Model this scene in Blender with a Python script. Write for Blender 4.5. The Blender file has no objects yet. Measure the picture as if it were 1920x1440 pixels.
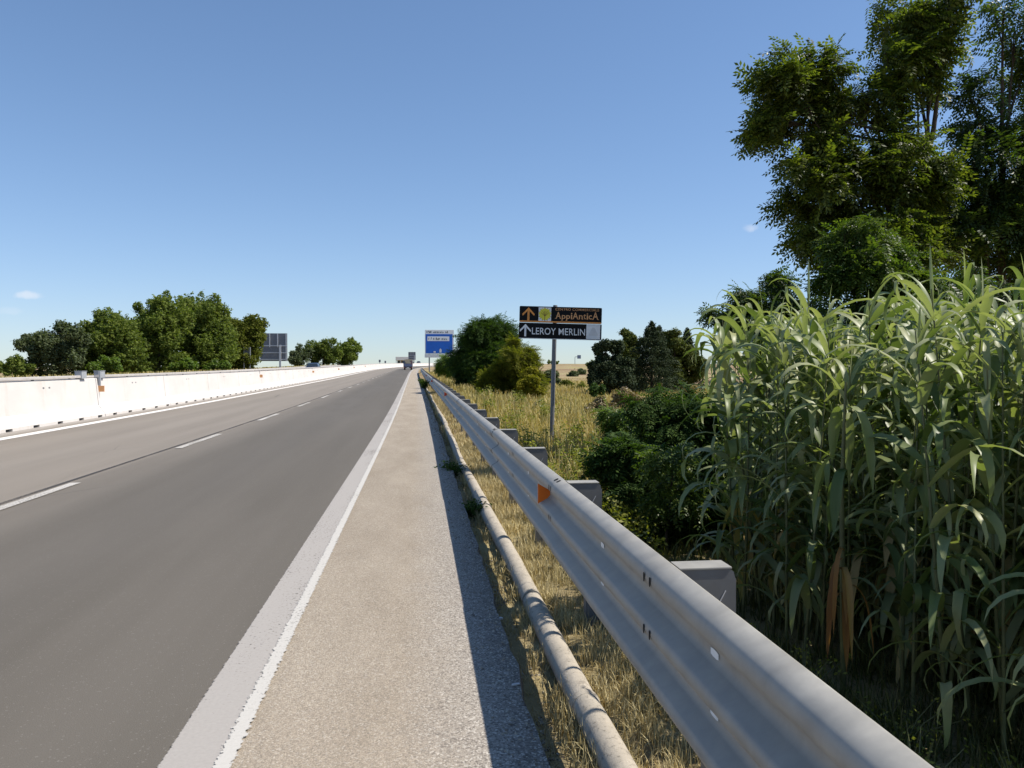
import bpy, bmesh, math, random
import numpy as np
from mathutils import Vector, Matrix
random.seed(7)
rng = np.random.default_rng(7)
R = math.radians
C = bpy.context.scene.collection
S = bpy.context.scene

# ------------------------------------------------------------------ camera, light, exposure
CAMZ, F, YAW, PIT = 1.5, 1440.0, 6.93, 1.19
cd = bpy.data.cameras.new('camera'); cam = bpy.data.objects.new('camera', cd); C.objects.link(cam)
cd.sensor_width = 36; cd.lens = 27; cd.clip_start = .05; cd.clip_end = 20000
cam.location = (0, 0, CAMZ); cam.rotation_euler = (R(90-PIT), 0, R(-YAW)); S.camera = cam
SUN_EL, SUN_AZ = 54, 98
w = bpy.data.worlds.new('World'); S.world = w; w.use_nodes = True
nt = w.node_tree; nt.nodes.clear()
sky = nt.nodes.new('ShaderNodeTexSky'); sky.sky_type = 'NISHITA'; sky.sun_disc = False
sky.sun_elevation = R(SUN_EL); sky.sun_rotation = R(SUN_AZ); sky.altitude = 30
sky.air_density = 1.0; sky.dust_density = .05; sky.ozone_density = 2.0
bg = nt.nodes.new('ShaderNodeBackground'); bg.inputs[1].default_value = .122
wo = nt.nodes.new('ShaderNodeOutputWorld'); nt.links.new(bg.outputs[0], wo.inputs[0])
WORLD = (nt, sky, bg)
sd = bpy.data.lights.new('sun', 'SUN'); sd.energy = 4.9; sd.angle = R(.53); sd.color = (1, .94, .85)
sun = bpy.data.objects.new('sun', sd); C.objects.link(sun)
sdir = Vector((math.cos(R(SUN_EL))*math.sin(R(SUN_AZ)), math.cos(R(SUN_EL))*math.cos(R(SUN_AZ)), math.sin(R(SUN_EL))))
sun.rotation_euler = sdir.to_track_quat('Z', 'Y').to_euler(); sun.location = (30, 0, 40)
S.view_settings.view_transform = 'Standard'; S.view_settings.look = 'None'
S.view_settings.exposure = .34; S.view_settings.gamma = 1
S.cycles.max_bounces = 6; S.cycles.diffuse_bounces = 1; S.cycles.glossy_bounces = 2; S.cycles.transparent_max_bounces = 8
S.cycles.use_denoising = True

_r = cam.rotation_euler.to_matrix()
CR, CU, CF = _r @ Vector((1, 0, 0)), _r @ Vector((0, 1, 0)), _r @ Vector((0, 0, -1))
def at(x, y, zc):
    """point seen at photo pixel (x, y) at depth zc metres"""
    return Vector((0, 0, CAMZ)) + CR*((x-960)/F*zc) + CU*((720-y)/F*zc) + CF*zc

# tiny clouds in the sky
def sky_clouds():
    tc = nt.nodes.new('ShaderNodeTexCoord'); nz = nt.nodes.new('ShaderNodeTexNoise')
    nz.inputs['Scale'].default_value = 60; nz.inputs['Detail'].default_value = 5
    nt.links.new(tc.outputs['Generated'], nz.inputs['Vector'])
    # soft shoulder on the very bright horizon band
    def vm(op, *v):
        n = nt.nodes.new('ShaderNodeVectorMath'); n.operation = op
        for i, q in enumerate(v):
            if isinstance(q, tuple): n.inputs[i].default_value = q
            else: nt.links.new(q, n.inputs[i])
        return n.outputs[0]
    last = vm('DIVIDE', vm('MULTIPLY', sky.outputs[0], (.89, 1.0, 1.08)), vm('MULTIPLY_ADD', sky.outputs[0], (.078, .066, .036), (1., 1., 1.)))
    for px, py, sx, sy, a in ((52, 553, 20, 7, .45), (1402, 427, 15, 8, .35), (20, 583, 24, 6, .12)):
        d = (at(px, py, 100)-cam.location).normalized()
        right = d.cross(Vector((0, 0, 1))).normalized(); up = right.cross(d)
        def dot(v):
            n = nt.nodes.new('ShaderNodeVectorMath'); n.operation = 'DOT_PRODUCT'
            nt.links.new(tc.outputs['Generated'], n.inputs[0]); n.inputs[1].default_value = v; return n.outputs['Value']
        def m(op, a, b):
            n = nt.nodes.new('ShaderNodeMath'); n.operation = op
            for i, q in ((0, a), (1, b)):
                if isinstance(q, (int, float)): n.inputs[i].default_value = q
                else: nt.links.new(q, n.inputs[i])
            return n.outputs[0]
        ax = m('DIVIDE', dot(right), sx/F); ay = m('DIVIDE', dot(up), sy/F)
        r2 = m('ADD', m('MULTIPLY', ax, ax), m('MULTIPLY', ay, ay))
        k = m('SUBTRACT', 1.25, r2); k = m('ADD', k, m('MULTIPLY', m('SUBTRACT', nz.outputs[0], .5), 3.5))
        k = m('MULTIPLY', k, m('GREATER_THAN', dot(d), .5))
        mr = nt.nodes.new('ShaderNodeMapRange'); mr.interpolation_type = 'SMOOTHSTEP'
        mr.inputs[1].default_value = 0; mr.inputs[2].default_value = 1.6; mr.inputs[4].default_value = a
        nt.links.new(k, mr.inputs[0])
        mx = nt.nodes.new('ShaderNodeMixRGB'); nt.links.new(mr.outputs[0], mx.inputs[0])
        nt.links.new(last, mx.inputs[1]); mx.inputs[2].default_value = (6.2, 6.2, 6.5, 1); last = mx.outputs[0]
    nt.links.new(last, bg.inputs[0])
sky_clouds()

# ------------------------------------------------------------------ helpers
def tag(o, label=None, cat=None, group=None, kind=None):
    for k, v in (('label', label), ('category', cat), ('group', group), ('kind', kind)):
        if v: o[k] = v
    return o
def thing(name, label, cat, loc=(0, 0, 0), rz=0, group=None, ry=0):
    o = bpy.data.objects.new(name, None); C.objects.link(o); o.empty_display_size = .2
    o.location = loc; o.rotation_euler = (0, ry, rz); return tag(o, label, cat, group)
def npmesh(name, V, Fc, mats, parent=None, smooth=False, uv=None, mi=None):
    """V (n,3); Fc (m,k) index array"""
    V = np.asarray(V, np.float32); Fc = np.asarray(Fc, np.int32)
    me = bpy.data.meshes.new(name); m, k = Fc.shape
    me.vertices.add(len(V)); me.vertices.foreach_set('co', V.ravel())
    me.loops.add(m*k); me.loops.foreach_set('vertex_index', Fc.ravel())
    me.polygons.add(m); me.polygons.foreach_set('loop_start', np.arange(0, m*k, k, dtype=np.int32))
    me.polygons.foreach_set('loop_total', np.full(m, k, np.int32))
    me.polygons.foreach_set('use_smooth', np.full(m, smooth))
    if uv is not None:
        l = me.uv_layers.new(name='UVMap'); l.data.foreach_set('uv', np.asarray(uv, np.float32)[Fc.ravel()].ravel())
    if mi is not None: me.polygons.foreach_set('material_index', np.asarray(mi, np.int32))
    me.update(); me.validate()
    for q in (mats if isinstance(mats, (list, tuple)) else [mats]): me.materials.append(q)
    o = bpy.data.objects.new(name, me); C.objects.link(o); o.parent = parent
    return o
class MB:
    def __init__(s): s.v = []; s.f = []; s.m = []; s.sm = []
    def add(s, vs, fs, mi=0, sm=False):
        b = len(s.v); s.v += [tuple(v) for v in vs]
        for f in fs: s.f.append([b+i for i in f]); s.m.append(mi); s.sm.append(sm)
    def box(s, x0, x1, y0, y1, z0, z1, mi=0, M=None, ch=0):
        bm = bmesh.new(); bmesh.ops.create_cube(bm, size=1)
        for v in bm.verts: v.co = Vector(((x0+x1)/2+v.co.x*(x1-x0), (y0+y1)/2+v.co.y*(y1-y0), (z0+z1)/2+v.co.z*(z1-z0)))
        if ch: bmesh.ops.bevel(bm, geom=bm.edges[:], offset=ch, segments=2, affect='EDGES', profile=.7)
        if M: bmesh.ops.transform(bm, matrix=M, verts=bm.verts)
        bm.verts.index_update()
        s.add([v.co[:] for v in bm.verts], [[v.index for v in f.verts] for f in bm.faces], mi); bm.free()
    def prism(s, prof, y0, y1, mi=0, axis='y', cap=True):
        n = len(prof)
        mk = (lambda p, t: (p[0], t, p[1])) if axis == 'y' else (lambda p, t: (t, p[0], p[1]))
        vs = [mk(p, y0) for p in prof]+[mk(p, y1) for p in prof]
        fs = [[i, (i+1) % n, n+(i+1) % n, n+i] for i in range(n)]
        if cap: fs += [list(range(n))[::-1], list(range(n, 2*n))]
        s.add(vs, fs, mi)
    def tube(s, pts, rad, n=8, mi=0, cap=True):
        pts = [Vector(p) for p in pts]; N = len(pts)
        rad = rad if isinstance(rad, (list, tuple)) else [rad]*N
        vs = []; a = None
        for i, p in enumerate(pts):
            t = (pts[min(i+1, N-1)]-pts[max(i-1, 0)]).normalized()
            if a is None: a = t.orthogonal().normalized()
            a = (a-t*a.dot(t)).normalized(); b = t.cross(a)
            for k in range(n):
                q = 2*math.pi*k/n; vs.append(p+(a*math.cos(q)+b*math.sin(q))*rad[i])
        fs = [[i*n+k, i*n+(k+1) % n, (i+1)*n+(k+1) % n, (i+1)*n+k] for i in range(N-1) for k in range(n)]
        s.add(vs, fs, mi, True)
        if cap: s.add(vs[:n], [list(range(n))[::-1]], mi); s.add(vs[-n:], [list(range(n))], mi)
    def disc(s, c, r, n, nrm='y', mi=0):
        s.add([(c[0]+r*math.cos(2*math.pi*k/n), c[1], c[2]+r*math.sin(2*math.pi*k/n)) for k in range(n)], [list(range(n))], mi)
    def build(s, name, mats, parent=None, loc=None):
        me = bpy.data.meshes.new(name); me.from_pydata(s.v, [], s.f); me.update()
        for q in (mats if isinstance(mats, (list, tuple)) else [mats]): me.materials.append(q)
        me.polygons.foreach_set('material_index', s.m); me.polygons.foreach_set('use_smooth', s.sm)
        o = bpy.data.objects.new(name, me); C.objects.link(o); o.parent = parent
        if loc is not None: o.location = loc
        return o
def text(name, txt, w, h, mat, parent, loc, bold=0.0, sp=1.0, ext=.0015):
    """a line of lettering fitted to w x h, in the local XZ plane facing -Y; loc = lower left"""
    cu = bpy.data.curves.new(name, 'FONT'); cu.body = txt; cu.size = 1; cu.offset = bold; cu.extrude = 0; cu.space_character = sp
    cu.resolution_u = 3
    t = bpy.data.objects.new(name, cu); C.objects.link(t)
    bpy.context.view_layer.update()
    me = bpy.data.meshes.new_from_object(t); bpy.data.objects.remove(t)
    co = np.array([v.co[:] for v in me.vertices]); lo, hi = co.min(0), co.max(0)
    for v in me.vertices:
        v.co = ((v.co.x-lo[0])/(hi[0]-lo[0])*w, 0, (v.co.y-lo[1])/(hi[1]-lo[1])*h)
    bm = bmesh.new(); bm.from_mesh(me)
    ex = bmesh.ops.extrude_face_region(bm, geom=bm.faces[:])
    bmesh.ops.translate(bm, verts=[e for e in ex['geom'] if isinstance(e, bmesh.types.BMVert)], vec=(0, -ext, 0))
    bmesh.ops.recalc_face_normals(bm, faces=bm.faces); bm.to_mesh(me); bm.free()
    me.materials.clear(); me.materials.append(mat); me.polygons.foreach_set('use_smooth', np.zeros(len(me.polygons), bool))
    o = bpy.data.objects.new(name, me); C.objects.link(o); o.parent = parent; o.location = loc
    return o

# ------------------------------------------------------------------ materials
class NT:
    def __init__(s, name):
        s.mat = bpy.data.materials.new(name); s.mat.use_nodes = True
        s.t = s.mat.node_tree; s.b = s.t.nodes['Principled BSDF']; s.o = s.t.nodes['Material Output']
    def n(s, t, **k):
        q = s.t.nodes.new('ShaderNode'+t)
        for a, v in k.items(): setattr(q, a, v)
        return q
    def l(s, a, b): s.t.links.new(a, b)
    def set(s, inp, v):
        if isinstance(v, (int, float)): inp.default_value = v
        elif isinstance(v, tuple): inp.default_value = v if len(v) == 4 or len(inp.default_value) == 3 else (*v, 1)
        else: s.l(v, inp)
    def math(s, op, a, b=0.0, c=None):
        q = s.n('Math', operation=op); s.set(q.inputs[0], a); s.set(q.inputs[1], b)
        if c is not None: s.set(q.inputs[2], c)
        return q.outputs[0]
    def mix(s, f, a, b, mode='MIX'):
        q = s.n('MixRGB', blend_type=mode); s.set(q.inputs[0], f); s.set(q.inputs[1], a); s.set(q.inputs[2], b); return q.outputs[0]
    def noise(s, vec, scale, detail=4, rough=.55, out=0):
        q = s.n('TexNoise'); s.set(q.inputs['Scale'], scale); q.inputs['Detail'].default_value = detail; q.inputs['Roughness'].default_value = rough
        if vec is not None: s.l(vec, q.inputs['Vector'])
        return q.outputs[out]
    def voro(s, vec, scale, out='Color', feat='F1'):
        q = s.n('TexVoronoi', feature=feat); q.inputs['Scale'].default_value = scale
        if vec is not None: s.l(vec, q.inputs['Vector'])
        return q.outputs[out]
    def rng(s, v, a, b, c=0.0, d=1.0, smooth=False):
        q = s.n('MapRange'); q.interpolation_type = 'SMOOTHSTEP' if smooth else 'LINEAR'
        s.set(q.inputs[0], v)
        for i, x in ((1, a), (2, b), (3, c), (4, d)): q.inputs[i].default_value = x
        return q.outputs[0]
    def ramp(s, v, stops):
        q = s.n('ValToRGB'); s.l(v, q.inputs[0]); e = q.color_ramp.elements
        while len(e) < len(stops): e.new(.5)
        for i, (p, c) in enumerate(stops): e[i].position = p; e[i].color = (*c, 1)
        return q.outputs[0]
    def coord(s, which='Object'):
        return s.n('TexCoord').outputs[which]
    def geo(s, which='Position'): return s.n('NewGeometry').outputs[which]
    def scalev(s, v, k):
        q = s.n('Mapping'); s.l(v, q.inputs[0]); q.inputs['Scale'].default_value = k; return q.outputs[0]
    def bump(s, h, st=.3, dist=.01):
        q = s.n('Bump'); q.inputs['Strength'].default_value = st; q.inputs['Distance'].default_value = dist
        s.l(h, q.inputs['Height']); s.l(q.outputs[0], s.b.inputs['Normal'])
    def fin(s, col, rough=.8, spec=.3, metal=0.0):
        s.set(s.b.inputs['Base Color'], col); s.set(s.b.inputs['Roughness'], rough)
        s.set(s.b.inputs['Specular IOR Level'], spec); s.set(s.b.inputs['Metallic'], metal); return s.mat
def simple(name, col, rough=.6, spec=.4, metal=0.0, var=.12, scale=6):
    m = NT(name); g = m.geo(); nz = m.noise(g, scale, 5)
    c = m.mix(m.rng(nz, .3, .7), tuple(x*(1-var) for x in col), tuple(min(1, x*(1+var)) for x in col))
    return m.fin(c, rough, spec, metal)

def mat_road():
    m = NT('asphalt'); uv = m.coord('UV'); sp = m.n('SeparateXYZ'); m.l(uv, sp.inputs[0]); u, v = sp.outputs[0], sp.outputs[1]
    wob = m.math('MULTIPLY', m.math('SUBTRACT', m.noise(uv, .7, 3), .5), .12)
    uu = m.math('ADD', u, wob)
    st = m.scalev(uv, (1.0, .045, 1)); streak = m.noise(st, 1.6, 5, .6)
    dark = m.ramp(streak, [(.3, (.103, .090, .071)), (.7, (.122, .107, .086))])
    light = m.ramp(streak, [(.3, (.200, .172, .138)), (.7, (.24, .207, .168))])
    rl = m.math('ADD', m.math('MULTIPLY', m.rng(uu, -4.60, -4.40, 0, 1), .55), m.math('MULTIPLY', m.rng(uu, -4.4, -3.3, 0, 1, True), .45))
    col = m.mix(rl, light, dark)
    # polished wheel paths and the oil strip of the right-hand lane
    def band(c, w): return m.rng(m.math('ABSOLUTE', m.math('SUBTRACT', uu, c)), 0, w, 1, 0, True)
    col = m.mix(m.math('MULTIPLY', band(-2.65, .75), .16), col, (.095, .086, .074))
    col = m.mix(m.math('MULTIPLY', m.math('ADD', band(-6.2, .5), band(-7.4, .5)), .2), col, (.31, .272, .225))
    # patches
    pt = m.rng(m.noise(m.scalev(uv, (.6, .12, 1)), .9, 4, .6), .52, .62)
    col = m.mix(m.math('MULTIPLY', pt, .10), col, (.19, .168, .142))
    # pale dust by the barrier
    col = m.mix(m.math('MULTIPLY', m.rng(uu, -8.9, -9.2), .6), col, (.36, .33, .30))
    # aggregate
    ag = m.voro(uv, 150); agn = m.noise(uv, 190, 2, .6)
    col = m.mix(.5, col, m.mix(agn, (.30, .30, .30), (.72, .72, .72)), 'OVERLAY')
    sepc = m.n('SeparateColor'); m.l(ag, sepc.inputs[0])
    col = m.mix(m.math('MULTIPLY', m.rng(sepc.outputs[0], .972, .99), .18), col, (.4, .37, .33))
    # cracks
    cr = m.voro(m.scalev(uv, (.45, .16, 1)), 1.0, 'Distance', 'DISTANCE_TO_EDGE')
    crn = m.rng(m.noise(uv, .25, 2), .55, .65)
    col = m.mix(m.math('MULTIPLY', m.math('MULTIPLY', m.rng(cr, .004, .0), crn), .7), col, (.05, .047, .043))
    m.bump(agn, .5, .004)
    return m.fin(col, .78, .35)
def mat_shoulder():
    m = NT('shoulder_asphalt'); uv = m.coord('UV'); sp = m.n('SeparateXYZ'); m.l(uv, sp.inputs[0]); u = sp.outputs[0]
    big = m.noise(m.scalev(uv, (1, .3, 1)), 2.2, 6, .6)
    base = m.ramp(big, [(.28, (.32, .265, .20)), (.72, (.42, .355, .275))])
    edge = m.rng(m.math('ADD', u, m.math('MULTIPLY', m.math('SUBTRACT', m.noise(uv, 3, 3), .5), .25)), -.1, .3)
    base = m.mix(m.math('MULTIPLY', edge, .5), base, (.38, .36, .335))
    grit_shade = m.rng(m.math('ADD', u, m.math('MULTIPLY', m.math('SUBTRACT', m.noise(uv, 7, 5, .7), .5), .3)), .30, .46)
    base = m.mix(m.math('MULTIPLY', grit_shade, .6), base, (.15, .135, .115))  # loose edge grit, painted darker to deepen the guardrail's shadow
    v1 = m.n('SeparateColor'); m.l(m.voro(uv, 120), v1.inputs[0])
    v2 = m.n('SeparateColor'); m.l(m.voro(uv, 240), v2.inputs[0])
    amt = m.rng(edge, 0, 1, .38, 1.0)
    dk = m.math('MULTIPLY', m.rng(v1.outputs[0], .70, .78), m.math('MULTIPLY', amt, .62))
    col = m.mix(dk, base, (.115, .10, .088))
    br = m.math('MULTIPLY', m.rng(v1.outputs[1], .80, .86), m.math('MULTIPLY', amt, .6))
    col = m.mix(br, col, (.66, .61, .53))
    col = m.mix(.55, col, m.mix(v2.outputs[0], (.24, .24, .24), (.74, .74, .74)), 'OVERLAY')
    # dark tyre rubber against the line and stains
    sm = m.rng(m.noise(uv, 5, 4, .65), .62, .72)
    col = m.mix(m.math('MULTIPLY', sm, .25), col, (.2, .175, .145))
    h = m.math('ADD', m.math('MULTIPLY', v1.outputs[2], .6), v2.outputs[1]); m.bump(h, .8, .005)
    return m.fin(col, .9, .2)
def mat_paint(name, col, wear, ragged=0.0, lo=None, hi=None):
    m = NT(name); uv = m.coord('UV'); nz = m.noise(uv, 48, 6, .7); n2 = m.noise(m.scalev(uv, (1, .2, 1)), 3, 4)
    k = m.math('ADD', m.math('MULTIPLY', nz, .65), m.math('MULTIPLY', n2, .35))
    a = m.rng(k, wear-.05, wear+.06)
    if lo is not None:
        sp = m.n('SeparateXYZ'); m.l(uv, sp.inputs[0])
        uu = m.math('ADD', sp.outputs[0], m.math('MULTIPLY', m.math('SUBTRACT', m.noise(uv, 30, 4, .7), .5), ragged))
        e = m.math('MULTIPLY', m.rng(uu, lo, lo+.006), m.rng(uu, hi, hi-.006)); a = m.math('MULTIPLY', a, e)
    c = m.mix(m.noise(uv, 60, 3), tuple(x*.86 for x in col), tuple(min(1, x*1.1) for x in col))
    tr = m.n('BsdfTransparent'); mx = m.n('MixShader')
    m.fin(c, .75, .3); m.l(a, mx.inputs[0]); m.l(tr.outputs[0], mx.inputs[1]); m.l(m.b.outputs[0], mx.inputs[2]); m.l(mx.outputs[0], m.o.inputs[0])
    return m.mat
def mat_ground():
    m = NT('dry_soil'); g = m.geo(); a = m.noise(g, .12, 6, .6); b = m.noise(g, 1.7, 6, .65); c = m.noise(g, 28, 5, .7)
    col = m.ramp(b, [(.25, (.16, .115, .07)), (.5, (.33, .255, .15)), (.75, (.42, .35, .2))])
    col = m.mix(m.math('MULTIPLY', m.rng(a, .45, .6), .5), col, (.36, .315, .13))
    col = m.mix(m.math('MULTIPLY', m.rng(a, .42, .3), .6), col, (.27, .17, .11))
    far = m.noise(m.scalev(g, (1, 2.2, 1)), .016, 6, .65)
    col = m.mix(m.math('MULTIPLY', m.rng(far, .44, .58), .85), col, (.20, .12, .07))
    col = m.mix(m.math('MULTIPLY', m.rng(far, .48, .36), .7), col, (.27, .24, .09))
    col = m.mix(.6, col, m.mix(c, (.2, .2, .2), (.8, .8, .8)), 'OVERLAY')
    m.bump(c, .7, .02); return m.fin(col, .95, .1)
def mat_zinc(name, col=(.46, .48, .49), rough=.38, metal=.75):
    m = NT(name); g = m.coord('Object'); a = m.noise(g, 9, 5, .6); b = m.voro(g, 60, 'Distance')
    d = m.noise(m.scalev(g, (1, .3, 4)), 3, 5, .6)
    c = m.mix(m.rng(a, .3, .7), tuple(x*.82 for x in col), tuple(min(1, x*1.1) for x in col))
    c = m.mix(m.math('MULTIPLY', m.rng(d, .56, .74), .35), c, (.22, .19, .15))
    e = m.noise(m.scalev(g, (1, 2.5, .5)), 1.6, 6, .65)
    c = m.mix(m.math('MULTIPLY', m.rng(e, .5, .7), .3), c, (col[0]*.55, col[1]*.52, col[2]*.48))
    r = m.rng(a, .3, .7, rough-.06, rough+.12)
    m.bump(a, .08, .004)
    return m.fin(c, r, .5, metal)
def mat_concrete(name, col, stain=.5, scale=1.0):
    m = NT(name); g = m.geo(); a = m.noise(m.scalev(g, (1, .5, 1)), 1.3*scale, 6, .6); s2 = m.noise(m.scalev(g, (1, 1.2, .15)), 2.4*scale, 5, .6); f = m.noise(g, 60, 4, .6)
    c = m.mix(m.rng(a, .35, .65), tuple(x*.9 for x in col), col)
    c = m.mix(m.math('MULTIPLY', m.rng(s2, .58, .75), stain), c, (col[0]*.72, col[1]*.62, col[2]*.5))
    c = m.mix(.35, c, m.mix(f, (.3, .3, .3), (.7, .7, .7)), 'OVERLAY'); m.bump(f, .25, .005)
    return m.fin(c, .85, .25)
def mat_leaf(name, cols, trans=.32, rough=.45, spec=.35, big=.6, tint=(1.5, 1.7, .55)):
    m = NT(name); rnd = m.geo('Random Per Island'); c = m.ramp(rnd, [(i/(len(cols)-1), q) for i, q in enumerate(cols)])
    bn = m.noise(m.geo(), big, 3); c = m.mix(.5, c, m.mix(m.rng(bn, .35, .65), (.40, .43, .40), (.60, .58, .5)), 'OVERLAY')
    m.fin(c, rough, spec); t = m.n('BsdfTranslucent'); m.l(m.mix(1, c, tint, 'MULTIPLY'), t.inputs[0])
    mx = m.n('MixShader'); mx.inputs[0].default_value = trans; m.l(m.b.outputs[0], mx.inputs[1]); m.l(t.outputs[0], mx.inputs[2]); m.l(mx.outputs[0], m.o.inputs[0])
    return m.mat
M = dict(
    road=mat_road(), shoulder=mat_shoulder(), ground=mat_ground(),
    zinc=mat_zinc('galvanised_steel', (.335, .318, .28), .5, .05), zinc2=mat_zinc('galvanised_steel_dark', (.14, .142, .145), .55, .15),  # second steel is darkened to carry the shade on the spacer faces
    white_concrete=mat_concrete('white_concrete', (.68, .635, .585), .45), pipe=mat_concrete('old_concrete', (.47, .40, .31), .5, 3),
    rail_tan=simple('painted_rail', (.50, .46, .42), .55), hole=simple('dark_gap', (.015, .015, .016), .8, .1), slot_white=simple('bright_slot', (.78, .80, .80), .35, .5),
    black=simple('black_enamel', (.007, .007, .008), .6, .15), orange=simple('orange_film', (.80, .30, .06), .45), orange_dull=simple('orange_film_faded', (.66, .33, .14), .55),
    red=simple('red_film', (.75, .10, .03), .35), orange_red=simple('orange_reflector', (.95, .19, .015), .3), white=simple('white_film', (.78, .78, .78), .5, var=.04), greyfilm=simple('faded_film', (.62, .62, .62), .5),
    yellow=simple('yellow_film', (.72, .66, .05), .5), brown=simple('brown_film', (.18, .09, .02), .5), blue=simple('blue_film', (.010, .115, .52), .45, var=.08, scale=2),
    alu=simple('aluminium_back', (.16, .17, .19), .5, .5, .4), alubar=simple('aluminium_bar', (.55, .56, .58), .45, .5, .5),
    bark=simple('bark', (.065, .05, .036), .9, .1, var=.4, scale=12), stem=simple('cane_stem', (.10, .11, .04), .55, var=.35, scale=9),
    rubber=simple('tyre_rubber', (.02, .02, .02), .8), glass=simple('dark_glass', (.02, .03, .04), .08, .6), carpaint=simple('navy_paint', (.02, .03, .07), .25, .6), darkpaint=simple('charcoal_paint', (.03, .03, .035), .3, .6),
    truckgrey=simple('truck_body', (.10, .115, .14), .5), tan=simple('tan_tarpaulin', (.36, .31, .22), .8), bluedoor=simple('faded_blue_panel', (.12, .14, .22), .6), plum=simple('plum_panel', (.16, .09, .11), .6),
    lamp_red=simple('red_lamp', (.35, .02, .02), .3), lamp_white=simple('clear_lamp', (.7, .7, .7), .15, .7), plaster=simple('pale_plaster', (.62, .60, .58), .8), ochre=simple('ochre_plaster', (.50, .36, .18), .8),
)
def mat_pipe():
    m = NT('lichened_concrete'); g = m.geo(); a = m.noise(g, 5, 6, .65); f = m.noise(g, 42, 6, .75); d = m.noise(g, 14, 5, .7); v = m.voro(g, 38, 'Distance')
    c = m.mix(m.rng(a, .3, .7), (.36, .32, .26), (.48, .425, .345))
    c = m.mix(m.math('MULTIPLY', m.rng(d, .54, .70), .55), c, (.17, .145, .12))
    c = m.mix(m.math('MULTIPLY', m.rng(f, .55, .64), .6), c, (.10, .09, .075))
    c = m.mix(m.math('MULTIPLY', m.rng(v, .16, .08), m.rng(a, .5, .6)), c, (.60, .56, .48))
    m.bump(f, .7, .006); return m.fin(c, .92, .15)
M['pipe'] = mat_pipe()
M['plate'] = simple('pale_zinc_plate', (.34, .35, .36), .5)
M['band'] = mat_paint('faded_line_paint', (.36, .332, .30), .39, .03, -.972, -.70)
M['line'] = mat_paint('fresh_line_paint', (.50, .475, .43), .39, .07, -.765, -.696)
M['white_line'] = mat_paint('edge_line_paint', (.72, .68, .63), .36)
M['dash'] = mat_paint('dash_paint', (.50, .47, .42), .46)
M['seam'] = mat_paint('seam_tar', (.06, .055, .05), .46, .05, -4.60, -4.53)

# ------------------------------------------------------------------ road geometry
def hermite(P):
    P = np.array(P, float); x, y = P[:, 0], P[:, 1]; m = np.gradient(y, x)
    def f(t):
        t = float(t)
        if t <= x[0]: return y[0]+m[0]*(t-x[0])
        if t >= x[-1]: return y[-1]+m[-1]*(t-x[-1])
        i = int(np.searchsorted(x, t))-1; i = max(0, min(i, len(x)-2)); h = x[i+1]-x[i]; s = (t-x[i])/h
        return (1+2*s)*(1-s)**2*y[i]+s*(1-s)**2*h*m[i]+s*s*(3-2*s)*y[i+1]+s*s*(s-1)*h*m[i+1]
    return f
off = hermite([(-60, 0), (-20, 0), (0, 0), (20, 0), (50, -.16), (81, -.35), (111, -.5), (140, -.52), (165, -.35), (220, 1.3), (300, 6.4), (450, 26), (600, 60), (800, 124), (1000, 212), (1300, 360)])
rz = hermite([(-60, 0), (-20, 0), (0, 0), (20, .03), (50, .18), (81, .38), (111, .65), (160, 1.12), (220, 1.6), (300, 2.2), (450, 3.2), (600, 4.3), (800, 5.7), (1000, 7.0), (1300, 8.0)])
def W(u, Y, z=0): return (u+off(Y), Y, rz(Y)+z)
pr = hermite([(-4000, -.3), (-23, .0), (-21, .1), (-19.6, .04), (-18, -.03), (-9, -.10), (-1, -.10), (.1, -.10), (.42, -.07), (.52, -.105), (.66, -.11), (.9, -.085), (1.5, -.06), (2.3, -.08), (4, -.2), (8, -.55), (14, -1.0)])
def sst(a, b, x): t = max(0, min(1, (x-a)/(b-a))); return t*t*(3-2*t)
def gz(u, Y):
    base = rz(Y)+pr(max(-30, min(14, u)))
    if u > 5: return base+(-1.3+6.2*sst(90, 750, Y)-base)*sst(5, 17, u)
    if u < -22: return base+(-.6-base)*sst(-24, -60, u)
    return base
def gzX(X, Y): return gz(X-off(Y), Y)

UL = [-6000, -2500, -900, -350, -160, -90, -55, -40, -32, -27, -24, -22, -21, -20.2, -19.6, -18, -14, -10, -6, -2, -.5, 0, .2, .32, .42, .5, .58, .66, .74, .82, .9, 1.0, 1.12, 1.26, 1.42, 1.6, 1.8, 2.05, 2.35, 2.7, 3.1, 3.6, 4.2, 5, 6, 7, 8.5, 10, 12, 14, 17, 21, 26, 33, 42, 56, 75, 110, 180, 350, 900, 2500, 6000]
YL = list(np.arange(-60, -4, 8))+list(np.arange(-4, 14, .25))+list(np.arange(14, 30, 1))+list(np.arange(30, 80, 2.5))+list(np.arange(80, 200, 8))+list(np.arange(200, 500, 20))+list(np.arange(500, 1300, 50))+[1300, 1700, 2500, 4500, 9000]
V = []
for Y in YL:
    for u in UL:
        x, y, _ = W(u, Y); z = gz(u, Y)
        if .45 < u < 20 and Y < 40: z += .022*math.sin(7*u+3*Y)*math.sin(5.3*Y+u)+random.uniform(-.012, .012)
        if u > 17 and Y > 90: z += .5*math.sin(u*.11+Y*.05)*math.sin(Y*.031)
        V.append((x, y, z))
nu = len(UL)
Fc = [[j*nu+i, j*nu+i+1, (j+1)*nu+i+1, (j+1)*nu+i] for j in range(len(YL)-1) for i in range(nu-1)]
g = npmesh('ground', V, Fc, M['ground'], smooth=True); tag(g, kind='structure')

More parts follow.
